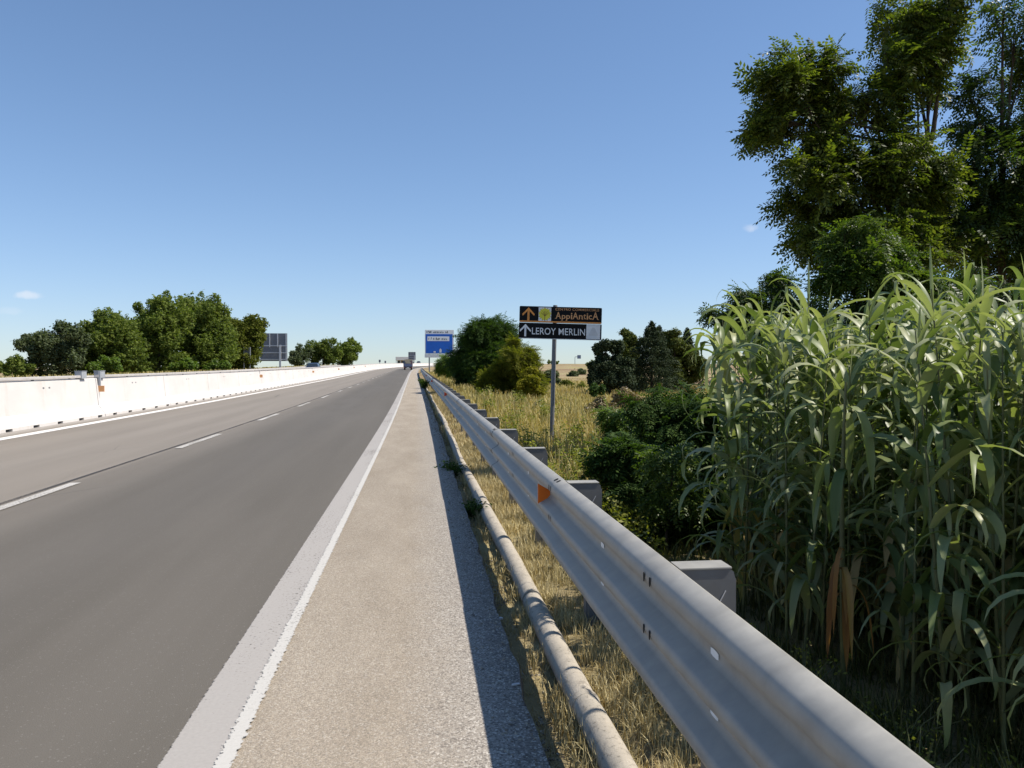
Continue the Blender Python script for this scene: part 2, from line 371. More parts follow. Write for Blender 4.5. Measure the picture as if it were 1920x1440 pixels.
def ribbon(name, u0, u1, y0, y1, z, mat, nu_=2, step=2.0, ragged=0, skirt=False):
    ys = []; y = y0
    while y < y1:
        ys.append(y); y += (min(step, .2) if ragged and y < 14 else step)*(1 if y < 120 else 4)
    ys.append(y1); V = []; UV = []
    for Y in ys:
        for k in range(nu_):
            u = u0+(u1-u0)*k/(nu_-1)
            if ragged and k == nu_-1: u += ragged*(math.sin(Y*5.1)*.4+math.sin(Y*13.7+1)*.3+random.uniform(-.5, .5))
            V.append(W(u, Y, z)); UV.append((u, Y))
    Fc = [[j*nu_+i, j*nu_+i+1, (j+1)*nu_+i+1, (j+1)*nu_+i] for j in range(len(ys)-1) for i in range(nu_-1)]
    if skirt:
        b = len(V); n_ = len(ys)
        for j in range(n_): x, y_, z_ = V[j*nu_+nu_-1]; V.append((x+.03, y_, z_-.14)); UV.append((UV[j*nu_+nu_-1][0]+.14, ys[j]))
        Fc += [[j*nu_+nu_-1, b+j, b+j+1, (j+1)*nu_+nu_-1] for j in range(n_-1)]
    o = npmesh(name, V, Fc, mat, None, uv=UV)
    return tag(o, kind='structure')
ribbon('road', -9.6, -.72, -20, 1200, 0, M['road'], 5)
ribbon('road', -19.3, -9.7, -20, 1200, .05, M['road'], 4)
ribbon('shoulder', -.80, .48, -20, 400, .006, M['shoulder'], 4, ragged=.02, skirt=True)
ribbon('road_marking', -.985, -.75, -20, 500, .0115, M['band'], 3)
ribbon('road_marking', -.80, -.66, -20, 500, .016, M['line'], 3)
ribbon('road_marking', -8.76, -8.46, -20, 600, .006, M['white_line'], 3)
ribbon('road_marking', -10.9, -10.7, -20, 600, .058, M['white_line'], 2)
ribbon('road_seam', -4.63, -4.5, -20, 120, .0045, M['seam'], 2)
for k in range(-2, 34):
    y1 = 10.5+7.25*k; ribbon('lane_dash', -4.47, -4.34, y1-3.0, y1, .010, M['dash'], 2, .5)

# ------------------------------------------------------------------ right-hand guardrail
P0 = [(.8945, .792), (.8945, .803), (.886, .806), (.829, .779), (.817, .758), (.814, .735), (.820, .712), (.872, .668), (.886, .652), (.888, .632), (.886, .612), (.872, .596), (.826, .568), (.816, .556), (.814, .536), (.820, .514), (.872, .472), (.886, .456), (.888, .436), (.886, .416), (.872, .400), (.826, .372), (.816, .360), (.814, .340), (.820, .318), (.886, .270)]
P0 = [(a, .806-(.806-b)*.93) for a, b in P0]
def rail_prof(z0=0, du=0, n=None): return [(a+du, b+z0) for a, b in P0]
YE = 124.65
def taper(Y): return 0 if Y < YE-8 else -.45*sst(YE-8, YE, Y)
rail = thing('guardrail', 'galvanised three-wave steel guardrail on posts along the right edge of the road', 'guardrail')
def beam(y0, y1, proud):
    ys = [y0, (y0+y1)/2, y1]; V = []; n = len(P0)
    for Y in ys:
        for a, b in P0: V.append(W(a+proud, Y, b+taper(Y)))
    mb = MB(); mb.add(V, [[j*n+i, j*n+i+1, (j+1)*n+i+1, (j+1)*n+i] for j in range(2) for i in range(n-1)], 0, True)
    # visible sheet edge at the splice
    V2 = [W(a, y0, b+taper(y0)) for a, b in P0]+[W(a+proud, y0, b+taper(y0)) for a, b in P0]
    mb.add(V2, [[i, i+1, n+i+1, n+i] for i in range(n-1)], 1)
    def slot(yc, zc, ly, lz, mi, u, tilt=0):
        k = 10; vs = []
        for q in range(k):
            a = 2*math.pi*q/k; cx = max(-1, min(1, 1.5*math.cos(a))); sz = max(-1, min(1, 1.3*math.sin(a)))
            vs.append(W(u+proud-.0015+tilt*sz*lz/2, yc+cx*ly/2, zc+sz*lz/2+taper(yc)))
        mb.add(vs, [list(range(k))], mi)
    if y0 < 60:
        for dy in (-2.42+2, -1.0+2):
            for zc in (.640, .458): slot(y0+2+dy, zc, .062, .024, 2, .8865)  # white plates paint the brightness seen in the unused post slots
            for zc in (.670, .488): slot(y0+2+dy+.03, zc, .045, .016, 1, .877, -.8)
        for dy in (.1, .16, 2.0, 2.07):
            for zc in (.742, .553): slot(y0+dy, zc, .016, .034, 1, .8138, 0)
        for dy in (.05, .13): slot(y0+dy, .7955, .035, .012, 1, .8575, 2.27)
    return mb.build('beam', [M['zinc'], M['hole'], M['slot_white']], rail)
PY0 = .62
y = PY0-4
k = 0
while y < YE-.1:
    beam(y, y+4.06, -.005*(k % 2)); y += 4; k += 1
def lip(mb, u0, u1, y0, y1, z0, z1, Y, mi=0):
    X0, _, Z0 = W(0, Y); mb.box(u0+X0, u1+X0, y0, y1, z0+Z0+taper(Y), z1+Z0+taper(Y), mi, ch=.006)
for k in range(62):
    Y = PY0+2*k; X0, _, Z0 = W(0, Y); t = taper(Y)
    mb = MB()      # rolled C post
    mb.box(1.012+X0, 1.016+X0, Y-.036, Y+.036, Z0-.35, Z0+.70+t)
    mb.box(1.0162+X0, 1.095+X0, Y-.040, Y-.0362, Z0-.35, Z0+.70+t)
    mb.box(1.0162+X0, 1.095+X0, Y+.0362, Y+.040, Z0-.35, Z0+.70+t)
    mb.build('post', M['zinc2'], rail)
    mb = MB()      # folded spacer block
    prof = [(.90, .42), (1.06, .42), (1.098, .45), (1.105, .49), (1.105, .755), (1.098, .782), (1.085, .792), (.90, .792)]
    mb.prism([(a+X0, b+Z0+t) for a, b in prof], Y-.046, Y-.042)
    mb.prism([(a+X0, b+Z0+t) for a, b in prof], Y+.042, Y+.046)
    mb.box(.90+X0, 1.09+X0, Y-.050, Y+.050, Z0+.7925+t, Z0+.800+t, 3, ch=.003)  # lighter steel paints the sunlight on the top flange
    mb.box(1.105+X0, 1.109+X0, Y-.0415, Y+.0415, Z0+.49+t, Z0+.755+t)
    if k < 12:
        mb.add([(1.03+X0+.021*math.cos(a), Y-.0475, Z0+.66+.021*math.sin(a)) for a in [i*math.pi/4 for i in range(8)]], [list(range(8))], 1)
        mb.box(1.052+X0, 1.056+X0, Y-.0485, Y-.0465, Z0+.66, Z0+.72, 2, Matrix.Translation((1.054+X0, 0, Z0+.69)) @ Matrix.Rotation(.5, 4, 'Y') @ Matrix.Translation((-1.054-X0, 0, -Z0-.69)))
    mb.build('spacer_block', [M['zinc2'], M['hole'], M['alubar'], M['zinc']], rail)
for Y, mt in ((5.15, 'orange_red'), (23.9, 'red'), (42.6, 'red'), (62, 'red')):
    X0, _, Z0 = W(0, Y); mb = MB()
    pf = [(.800, .575), (.868, .612), (.884, .632), (.884, .66), (.868, .672), (.800, .712)]
    mb.prism([(a+X0, b+Z0) for a, b in pf], Y-.012, Y); mb.build('reflector', M[mt], rail)

# ------------------------------------------------------------------ pipe on the verge
pipe = thing('pipe', 'old grey concrete pipe lying along the dry verge beneath the guardrail', 'pipe')
def pu(Y): return .768-.0055*min(Y, 14)+.02*math.sin(Y*.31+1)*min(1, Y/10)+.006*math.sin(Y*1.3)
def pz(Y): return gz(pu(Y), Y)+.056+.012*math.sin(Y*.9)-.03*sst(40, 60, Y)
PR = .066
y = .4; k = 0
rr = random.Random(3)
while y < 60:
    L = 1.55 if y < 8 else (1.0 if y < 20 else 1.8)
    L *= rr.uniform(.9, 1.1)
    mb = MB(); n = 7; dx, dz = rr.uniform(-.006, .006), rr.uniform(-.006, .006)
    pts = [(pu(q)+off(q)+dx, q, pz(q)+dz) for q in [y+.01+(L-.015)*i/n for i in range(n+1)]]
    mb.tube(pts, [PR*(1+rr.uniform(-.025, .025)) for _ in pts], 18)
    mb.build('pipe_section', M['pipe'], pipe)
    if k % 2 == 1 or y > 8:
        mb = MB(); q0 = y+L-.015
        mb.tube([(pu(q)+off(q), q, pz(q)) for q in (q0, q0+.015, q0+.04, q0+.055)], [PR*.98, PR*1.1, PR*1.1, PR*.98], 18)
        mb.build('collar', M['pipe'], pipe)
    y += L; k += 1

# ------------------------------------------------------------------ median barrier
NJ = [(-9.35, 0), (-9.35, .08), (-9.54, .34), (-9.62, 1.13), (-9.635, 1.15), (-9.765, 1.15), (-9.78, 1.13), (-9.86, .34), (-10.05, .08), (-10.05, 0)]
SEG, YB = 6.25, 24.4
def nj(mb, y0, y1, z0=0.0, detail=True):
    prof = NJ if z0 == 0 else [(-9.40, z0)]+NJ[1:-1]+[(-10.0, z0)]
    if z0: prof = [(-9.35, z0)]+[(-9.352, .085)]+NJ[2:-2]+[(-10.05, .085), (-10.05, z0)]
    n = len(prof); vs = [W(a, y0, b) for a, b in prof]+[W(a, y1, b) for a, b in prof]
    mb.add(vs, [[i, (i+1) % n, n+(i+1) % n, n+i] for i in range(n)]+[list(range(n))[::-1], list(range(n, 2*n))])
def barrier_segment(y0, root, near):
    mb = MB(); a, b = y0+.012, y0+SEG-.012
    if near:
        y = a; k = 0
        while True:
            c = y0+.75+1.28*k-.15
            if c+.3 > b-.2: break
            nj(mb, y, c); nj(mb, c, c+.30, .065); y = c+.30; k += 1
        nj(mb, y, b)
        # lifting sockets near the top and dark stain pads at the foot
        for q in (-.16, .16):
            yy = y0+SEG/2+q
            p = [W(-9.607, yy-.045, .97), W(-9.607, yy+.045, .97), W(-9.598, yy+.045, .86), W(-9.598, yy-.045, .86)]
            mb.add([(x+.004, yq, zq) for x, yq, zq in p], [[0, 1, 2, 3]], 1)
        p = [W(-9.601, y0+SEG/2-.2, .875), W(-9.601, y0+SEG/2+.2, .875), W(-9.598, y0+SEG/2+.2, .845), W(-9.598, y0+SEG/2-.2, .845)]
        mb.add([(x+.006, yq, zq) for x, yq, zq in p], [[0, 1, 2, 3]], 1)
    else: nj(mb, a, b)
    return mb.build('barrier_section', [M['white_concrete'], M['zinc2']], root)
def toprail(y0, y1, root):
    prof = [(-9.60, 1.17), (-9.585, 1.18), (-9.585, 1.235), (-9.60, 1.245), (-9.70, 1.245), (-9.71, 1.235), (-9.71, 1.18), (-9.70, 1.17)]
    mb = MB(); ys = list(np.arange(y0, y1, 4 if y1-y0 < 100 else 9))+[y1]; n = len(prof)
    V = [W(a, Y, b) for Y in ys for a, b in prof]
    mb.add(V, [[j*n+i, j*n+(i+1) % n, (j+1)*n+(i+1) % n, (j+1)*n+i] for j in range(len(ys)-1) for i in range(n)]+[list(range(n))[::-1], [(len(ys)-1)*n+i for i in range(n)]])
    mb.build('top_rail', M['rail_tan'], root)
    mb = MB()
    for Y in np.arange(y0+.5, min(y1, 140), 2.08): X0, _, Z0 = W(0, Y); mb.box(-9.69+X0, -9.66+X0, Y-.05, Y+.05, 1.145+Z0, 1.172+Z0)
    mb.build('rail_bracket', M['zinc2'], root)
for run, (k0, k1, lab) in enumerate(((-4, 0, 'white concrete median barrier run at the far left, ending at the grey end plates'), (0, 76, 'long white concrete median barrier curving away from the grey end plates to the bend'))):
    root = thing('concrete_barrier', lab, 'barrier', group=None)
    for k in range(k0, k1): barrier_segment(YB+SEG*k+(.004 if run else -.004), root, YB+SEG*k < 130)
    ya = YB+SEG*k0+(.12 if run else 0); yb = YB+SEG*k1-(0 if run else .9); toprail(ya, yb, root)
    Ye = ya+.25 if run else yb-.05
    X0, _, Z0 = W(0, Ye); mb = MB()
    mb.box(-9.75+X0, -9.55+X0, Ye-.16, Ye+.16, 1.155+Z0, 1.36+Z0, 0, ch=.012); mb.box(-9.76+X0, -9.54+X0, Ye-.17, Ye+.17, 1.362+Z0, 1.377+Z0)
    mb.build('end_plate', M['plate'], root)
    if run:
        mb = MB(); mb.box(-9.60+X0, -9.53+X0, Ye-.24, Ye-.19, .80+Z0, 1.36+Z0, ch=.006); mb.build('strap', M['plate'], root)
        for Y in (YB+.15, YB+24.6, YB+49.4, YB+74, YB+98, YB+123):
            X0, _, Z0 = W(0, Y); mb = MB()
            mb.box(-9.60+X0, -9.42+X0, Y-.03, Y-.005, .74+Z0, .92+Z0, 0, ch=.004); r = mb.build('reflector', M['orange_dull'], root)
            mb = MB(); mb.box(-9.64+X0, -9.60+X0, Y-.05, Y+.0, .72+Z0, 1.16+Z0); mb.build('reflector_bracket', M['zinc2'], root)

# guardrail across the far carriageway
root = thing('guardrail', 'tan steel guardrail on the far verge behind the white barrier', 'guardrail')
mb = MB(); pf = [(-19.80, .80), (-19.72, .77), (-19.72, .70), (-19.79, .655), (-19.72, .61), (-19.72, .54), (-19.80, .51)]
ys = list(np.arange(20, 420, 6)); n = len(pf); V = [W(a, Y, b+.06) for Y in ys for a, b in pf]
mb.add(V, [[j*n+i, j*n+i+1, (j+1)*n+i+1, (j+1)*n+i] for j in range(len(ys)-1) for i in range(n-1)], 0, True); mb.build('beam', M['rail_tan'], root)
for k in range(96):
    Y = 22+4*k; X0, _, Z0 = W(0, Y); mb = MB(); mb.box(-19.93+X0, -19.81+X0, Y-.05, Y+.05, Z0-.3, Z0+.84); mb.build('post', M['zinc2'], root)

# ------------------------------------------------------------------ foliage engines
def rot_batch(az, pitch, roll):
    """local +Y is the leaf axis; az about Z, pitch lifts the axis, roll about the axis"""
    ca, sa, cp, sp, cr, sr = np.cos(az), np.sin(az), np.cos(pitch), np.sin(pitch), np.cos(roll), np.sin(roll)
    y = np.stack([-sa*cp, ca*cp, sp], -1); x0 = np.stack([ca, sa, 0*ca], -1); z0 = np.cross(x0, y)
    x = x0*cr[:, None]+z0*sr[:, None]; z = np.cross(x, y)
    return np.stack([x, y, z], -1)          # columns
def scatter(name, TV, TF, pos, Rm, sc, mat, parent=None):
    TV, TF = np.asarray(TV, float), np.asarray(TF, int); N = len(pos)
    sc = np.asarray(sc, float); sc = sc[:, None] if sc.ndim == 1 else sc
    V = np.einsum('nij,ntj->nti', Rm, TV[None]*sc[:, None, :])+np.asarray(pos)[:, None]
    Fi = TF[None]+(np.arange(N)*len(TV))[:, None, None]
    return npmesh(name, V.reshape(-1, 3), Fi.reshape(-1, TF.shape[1]), mat, parent)
def pinnate(pairs, L=1.0, lw=.10, ll=.26, droop=.25):
    V, Fc = [], []
    def leaf(p, d, n=(0, 0, 1)):
        p, d = np.array(p), np.array(d); d = d/np.linalg.norm(d); s = np.cross(d, n); s = s/np.linalg.norm(s); b = len(V)
        V.extend([p, p+d*ll*.5+s*lw*.5, p+d*ll, p+d*ll*.5-s*lw*.5]); Fc.append([b, b+1, b+2, b+3])
    for k in range(pairs):
        t = (k+.6)/pairs; p = (0, L*t, -droop*t*t)
        for sgn in (-1, 1): leaf(p, (sgn*.9, .45, -.25-.2*(k % 2)))
    leaf((0, L, -droop), (0, 1, -.5))
    return V, Fc
def cluster(n, seed, a=.42, spread=.6):
    r = np.random.default_rng(seed); V, Fc = [], []
    for k in range(n):
        p = r.normal(0, spread*.5, 3); d = r.normal(0, 1, 3); d /= np.linalg.norm(d); q = r.normal(0, 1, 3); s = np.cross(d, q); s /= np.linalg.norm(s)
        b = len(V); V += [p-d*a*.5, p+s*a*.27, p+d*a*.5, p-s*a*.27]; Fc.append([b, b+1, b+2, b+3])
    return V, Fc
PIN = pinnate(6); CLU = cluster(6, 1); PIN8 = pinnate(6, 1, .125, .27, .3)
def blob_points(blobs, n, sub=9, tail=.16):
    """blobs: (centre, radius, weight). points in lumpy sub-clumps"""
    P = []
    wts = np.array([r**2.2*wt for _, r, wt in blobs]); wts = wts/wts.sum()
    for (c, r, _), w_ in zip(blobs, wts):
        m = max(6, int(n*w_)); ks = max(4, int(sub)); d = rng.normal(0, 1, (ks, 3)); d /= np.linalg.norm(d, axis=1)[:, None]
        cc = np.array(c)+d*(r*rng.uniform(.45, 1.08, (ks, 1))); rad = r*rng.uniform(.26, .52, ks)
        pick = rng.integers(0, ks, m); e = rng.normal(0, 1, (m, 3)); e /= np.linalg.norm(e, axis=1)[:, None]
        P.append(cc[pick]+e*(rad[pick]*(rng.uniform(.35, 1.05, m)**.7+(rng.random(m) < .14)*np.minimum(rng.exponential(tail, m), 2*tail)))[:, None])
    return np.concatenate(P)
def tree(name, label, cat, blobs_px, zc, n, leaf, mat, trunk_px, group=None, size=.2, tmpl=None, droop=.2, base_z=None, trunk_r=.12, depth=.7, limbs=True, spread=0.0, seed=None, sub=9, grow=1.0, tail=.16):
    n = int(n*2.1)
    rr = random.Random(seed if seed is not None else hash(label) % 9999 if False else len(label)*31+n)
    base = at(trunk_px, 690, zc+spread*.3); bz = gzX(base.x, base.y) if base_z is None else base_z
    root = thing(name, label, cat, (base.x, base.y, bz), group=group)
    bl = []
    for bp in blobs_px:
        px, py, r = bp[:3]; wt = bp[3] if len(bp) > 3 else 1
        dz = rr.uniform(-depth, depth)*(sum(b[2] for b in blobs_px)/len(blobs_px))*zc/F*1.2
        c = at(px, py, zc+dz)-Vector((base.x, base.y, bz)); bl.append((c, r*zc/F*grow, wt))
    pts = blob_points(bl, n, sub, tail); keep = pts[:, 2] > .02; pts = pts[keep]; N = len(pts)
    TV, TF = tmpl or leaf
    cen = np.mean([b[0][:] for b in bl], 0)
    out = pts-cen; az = np.arctan2(-out[:, 0], out[:, 1])+rng.normal(0, .9, N)
    Rm = rot_batch(az, rng.normal(-droop, .5, N), rng.normal(0, .5, N))
    scatter('crown', TV, TF, pts, Rm, size*rng.uniform(.65, 1.3, N), mat, root)
    mb = MB(); top = max(bl, key=lambda b: b[0].z)[0]; h = max(.3, top.z)
    spine = [Vector((0, 0, -.15)), Vector((rr.uniform(-.04, .04)*h, 0, h*.18)), Vector((top.x*.35, top.y*.35, h*.42)), Vector((top.x*.8, top.y*.8, h*.75)), top*.98]
    mb.tube(spine, [trunk_r*1.25, trunk_r, trunk_r*.75, trunk_r*.4, trunk_r*.12], 8)
    if limbs:
        for c, r, _ in bl:
            s = spine[1].lerp(spine[2], rr.random()) if c.z < h*.6 else spine[2].lerp(spine[3], rr.random())
            mid = s.lerp(c, .55)+Vector((0, 0, .08*(c-s).length)); mb.tube([s, mid, c], [trunk_r*.32, trunk_r*.2, trunk_r*.07], 6)
            for q in range(3):
                e = c+Vector([rr.uniform(-.8, .8)*r for _ in range(3)]); mb.tube([mid.lerp(c, .5), (c+e)/2+Vector((0, 0, .1*r)), e], [trunk_r*.14, trunk_r*.09, trunk_r*.03], 4)
    mb.build('trunk', M['bark'], root)
    return root
L_LOC = mat_leaf('locust_leaf', [(.03, .048, .011), (.075, .10, .017), (.15, .17, .03)], .42)
L_LOC2 = mat_leaf('locust_leaf_dark', [(.022, .042, .013), (.045, .075, .016), (.09, .12, .026)], .38)
L_YOUNG = mat_leaf('young_leaf', [(.06, .11, .015), (.11, .17, .028), (.17, .23, .04)], .42)
L_MID = mat_leaf('mid_leaf', [(.04, .075, .014), (.075, .115, .02), (.13, .165, .03)], .38)
L_DARK = mat_leaf('shrub_leaf', [(.022, .045, .012), (.04, .075, .018), (.075, .12, .025)], .3, rough=.65, spec=.12)
L_LEFT = mat_leaf('field_tree_leaf', [(.062, .092, .02), (.115, .148, .032), (.18, .21, .045)], .35, big=.25, rough=.65, spec=.12)
L_LEFT2 = mat_leaf('grey_tree_leaf', [(.045, .065, .030), (.08, .10, .05), (.13, .15, .08)], .3, big=.25, rough=.65, spec=.12)
L_OLIVE = mat_leaf('olive_leaf', [(.055, .07, .012), (.10, .115, .018), (.15, .155, .025)], .35, big=.5, rough=.65, spec=.12)
L_OLIVE2 = mat_leaf('golden_olive_leaf', [(.07, .085, .013), (.12, .128, .017), (.19, .18, .026)], .4, big=.5, rough=.65, spec=.12)
L_YEL = mat_leaf('yellow_leaf', [(.12, .12, .012), (.21, .19, .016), (.30, .26, .03)], .4, big=.6, rough=.65, spec=.12)
L_CON = mat_leaf('conifer_needle', [(.018, .028, .014), (.03, .045, .02), (.055, .07, .03)], .1, big=.4, rough=.65, spec=.12)
L_CON2 = mat_leaf('pine_needle', [(.045, .06, .012), (.08, .095, .018), (.12, .13, .03)], .2, big=.4, rough=.65, spec=.12)
L_DRY = mat_leaf('dry_bush', [(.16, .11, .06), (.24, .18, .09), (.30, .25, .10)], .2)
L_GRASS = mat_leaf('meadow_grass', [(.36, .29, .10), (.46, .38, .17), (.54, .46, .22), (.30, .28, .08), (.42, .33, .13)], .3, .6, .2, big=.35, tint=(1.3, 1.15, .6))
L_STRAW = mat_leaf('straw', [(.34, .26, .12), (.50, .41, .22), (.58, .50, .30), (.42, .33, .14)], .2, .6, .2, big=1.2, tint=(1.2, 1.05, .7))
L_WEED = mat_leaf('weed_leaf', [(.10, .13, .02), (.20, .21, .035), (.30, .29, .06)], .35)
L_CANE = mat_leaf('cane_leaf', [(.09, .13, .04), (.155, .195, .072), (.24, .275, .13), (.34, .35, .20), (.155, .19, .048)], .30, .42, .30, big=2.0, tint=(1.25, 1.45, .5))
L_STRAWLEAF = mat_leaf('straw_cane_leaf', [(.30, .24, .10), (.42, .34, .17), (.36, .24, .09)], .3, .55, .2)
L_CANEDRY = mat_leaf('dry_cane_leaf', [(.22, .10, .03), (.34, .17, .05), (.46, .29, .12)], .3, .5, .3)

# ------------------------------------------------------------------ trees
# far left group
tree('tree', 'loose grey-green tree at the far left end of the row, sky showing through it', 'tree', [(88, 640, 26), (60, 655, 22), (128, 632, 26), (150, 640, 14), (100, 672, 30), (60, 685, 20), (135, 680, 24)], 70, 2300, CLU, L_LEFT2, 95, 'trees on the left', .62, droop=0, trunk_r=.16, sub=14, grow=1.15)
tree('bush', 'small dark bush at the left edge of the picture above the barrier', 'bush', [(12, 692, 13), (32, 688, 16), (48, 694, 12)], 66, 700, CLU, L_LEFT, 28, size=.5, droop=0, trunk_r=.08)
tree('tree', 'dark green tree between the loose grey-green tree and the tall pair on the left', 'tree', [(195, 625, 28), (170, 652, 30), (215, 650, 36), (225, 615, 18), (150, 675, 24), (190, 685, 26), (240, 680, 26)], 76, 3600, CLU, L_LEFT, 200, 'trees on the left', .62, droop=0, trunk_r=.2, sub=22, grow=1.22)
tree('tree', 'tall dark tree with a pointed top in the left row', 'tree', [(302, 582, 24), (270, 608, 30), (310, 620, 40), (255, 645, 34), (340, 600, 20), (300, 665, 40), (255, 680, 26)], 82, 4600, CLU, L_LEFT, 295, 'trees on the left', .66, droop=0, trunk_r=.24, sub=22, grow=1.22)
tree('tree', 'tallest bright-topped tree with feathery right side in the left row', 'tree', [(362, 582, 26), (392, 588, 26), (378, 620, 40), (415, 615, 14), (350, 650, 40), (400, 655, 40), (375, 685, 30)], 88, 4600, CLU, L_LEFT, 375, 'trees on the left', .68, droop=0, trunk_r=.25, sub=22, grow=1.22)
tree('tree', 'olive tree leaning over the grey sign back in the left row', 'tree', [(450, 622, 28), (470, 622, 22), (440, 655, 30), (482, 632, 13), (425, 685, 24), (452, 665, 24), (474, 645, 12)], 100, 3800, CLU, L_OLIVE, 452, 'trees on the left', .72, droop=0, trunk_r=.22, sub=22, grow=1.22)
for (px, py, r, zc, lab) in ((196, 688, 15, 72, 'bright green bush at the foot of the second left tree'), (348, 688, 13, 80, 'low green bush under the tall pair of left trees'), (408, 690, 12, 84, 'yellow-green bush left of the small grey sign')):
    tree('bush', lab, 'bush', [(px-r, py+4, r), (px+r*.7, py, r*1.1), (px, py-r*.5, r*.8)], zc, 700, CLU, L_YOUNG, px, 'bushes under the left trees', .5, droop=0, trunk_r=.06)
tree('tree', 'small leftmost tree of the far row right of the grey sign back', 'tree', [(556, 668, 11), (568, 662, 13), (560, 678, 12)], 185, 900, CLU, L_LEFT2, 562, 'trees beyond the sign back', .9, droop=0, trunk_r=.2, sub=16, grow=1.2)
tree('tree', 'dark round tree in the middle of the far row beyond the grey sign back', 'tree', [(590, 658, 15), (612, 654, 15), (600, 670, 18), (622, 668, 15)], 190, 1500, CLU, L_LEFT, 605, 'trees beyond the sign back', .95, droop=0, trunk_r=.25, sub=16, grow=1.25)
tree('tree', 'rightmost tree of the far left row with a raised right shoulder', 'tree', [(640, 660, 13), (658, 648, 12), (655, 664, 14), (645, 674, 14)], 196, 1400, CLU, L_LEFT, 650, 'trees beyond the sign back', .95, droop=0, trunk_r=.25, sub=16, grow=1.25)
# right of the road
tree('tree', 'dense dark green tree hiding the right side of the blue road sign', 'tree', [(900, 622, 28), (884, 650, 26), (928, 628, 34), (890, 684, 36), (866, 690, 16), (940, 665, 36), (915, 655, 36), (872, 705, 16), (925, 700, 36)], 42, 8000, PIN, L_DARK, 905, None, .42, droop=.1, trunk_r=.14, sub=12)
tree('bush', 'bright green bush in front of the foot of the blue road sign', 'bush', [(842, 677, 11), (832, 688, 11), (852, 690, 14)], 60, 1100, PIN, L_YOUNG, 838, None, .4, droop=.1, trunk_r=.05)
tree('tree', 'yellow-green tree left of the black sign post, beside the dense dark tree', 'tree', [(968, 662, 26), (985, 690, 28), (958, 705, 34), (998, 712, 18), (975, 730, 24), (930, 725, 28), (985, 735, 20)], 36, 6000, PIN, L_OLIVE2, 968, None, .36, droop=.1, trunk_r=.1, sub=12)
tree('bush', 'yellow flowering broom bush at the right foot of the yellow-green tree', 'bush', [(992, 706, 15), (1002, 722, 13), (985, 728, 14), (1010, 735, 8)], 33, 1500, CLU, L_YEL, 995, None, .25, droop=0, trunk_r=.04)
tree('bush', 'dark bush on the brown slope behind the sign post', 'bush', [(1035, 712, 15), (1052, 716, 12), (1026, 708, 12)], 120, 700, CLU, L_LEFT2, 1040, None, .8, droop=0, trunk_r=.1)
tree('tree', 'distant flat-topped tree on the skyline behind the sign post', 'tree', [(1030, 680, 4), (1037, 677.5, 4.5), (1044, 680, 4)], 700, 260, CLU, L_LEFT, 1037, None, 1.6, droop=0, trunk_r=.3, limbs=False)
tree('bush', 'distant dark bush on the skyline left of the conifers', 'bush', [(1102, 682, 4), (1110, 680, 5), (1118, 681, 6)], 420, 260, CLU, L_LEFT, 1110, None, 1.3, droop=0, trunk_r=.2, limbs=False)
for px, py, r_, zc_, lab in ((1075, 702, 5, 210, 'small dark bush on the brown slope, nearest right of the sign post'), (1090, 697, 4, 250, 'tiny dark bush higher on the brown slope, close to the conifers'), (1064, 722, 8, 110, 'low green bush at the foot of the brown slope'), (1092, 728, 9, 100, 'low green bush between the brown slope and the conifers')):
    tree('bush', lab, 'bush', [(px-r_, py+2, r_), (px+r_, py+2, r_), (px, py, r_)], zc_, 150, CLU, L_OLIVE if r_ > 6 else L_LEFT2, px, None, .006*zc_, droop=0, trunk_r=.05, limbs=False)
# conifers and pines
def conifer(label, px, top, base_y, half, zc, mat, n=2600, group='conifers beyond the meadow'):
    b = at(px, 690, zc); bz = gzX(b.x, b.y); H = at(px, top, zc).z-bz; wd = half*zc/F
    root = thing('conifer', label, 'tree', (b.x, b.y, bz), group=group); r_ = np.random.default_rng(px)
    tiers = 15; P = []; A = []; 
    for k in range(n):
        t = r_.random()**.8; tier = math.floor(t*tiers)/tiers; t2 = tier+(r_.random()**2)*.05; z = H*(.06+.94*t2)
        rad = wd*(1-t2)**.8*(.35+.65*r_.random()**.5)*(1+.25*math.sin(tier*50+px)); a = r_.random()*6.283
        lob = 1+.25*math.sin(a*5+tier*9); P.append((rad*lob*math.cos(a), rad*lob*math.sin(a), z-.12*rad)); A.append(a-math.pi/2)
    N = len(P); Rm = rot_batch(np.array(A), r_.normal(-.05, .35, N), r_.normal(0, .5, N))
    scatter('crown', *cluster(7, 5, .34, .5), np.array(P), Rm, .62*r_.uniform(.6, 1.2, N)*(zc/80), mat, root)
    mb = MB(); mb.tube([(0, 0, -.2), (0, 0, H*.5), (0, 0, H*.97)], [.18, .11, .03], 7); mb.build('trunk', M['bark'], root)
conifer('tall pointed dark conifer standing highest in the clump behind the meadow', 1222, 604, 740, 58, 80, L_CON, 3200)
conifer('thin second spire close right of the tall pointed conifer', 1236, 612, 735, 34, 84, L_CON, 1500)
conifer('small pointed conifer at the right end of the clump beside the canes', 1288, 616, 735, 40, 92, L_CON, 1600)
tree('pine', 'dark rounded pine at the left end of the conifer clump', 'tree', [(1135, 660, 20), (1150, 650, 18), (1125, 690, 22), (1150, 690, 28), (1130, 720, 22), (1165, 715, 24)], 76, 3400, CLU, L_CON, 1142, 'conifers beyond the meadow', .6, droop=0, trunk_r=.18)
tree('pine', 'yellow-green topped pine between the dark rounded pine and the tall conifer', 'tree', [(1180, 630, 14), (1172, 652, 22), (1192, 650, 18), (1178, 680, 26), (1185, 715, 26)], 88, 2600, CLU, L_CON2, 1180, 'conifers beyond the meadow', .66, droop=0, trunk_r=.18)
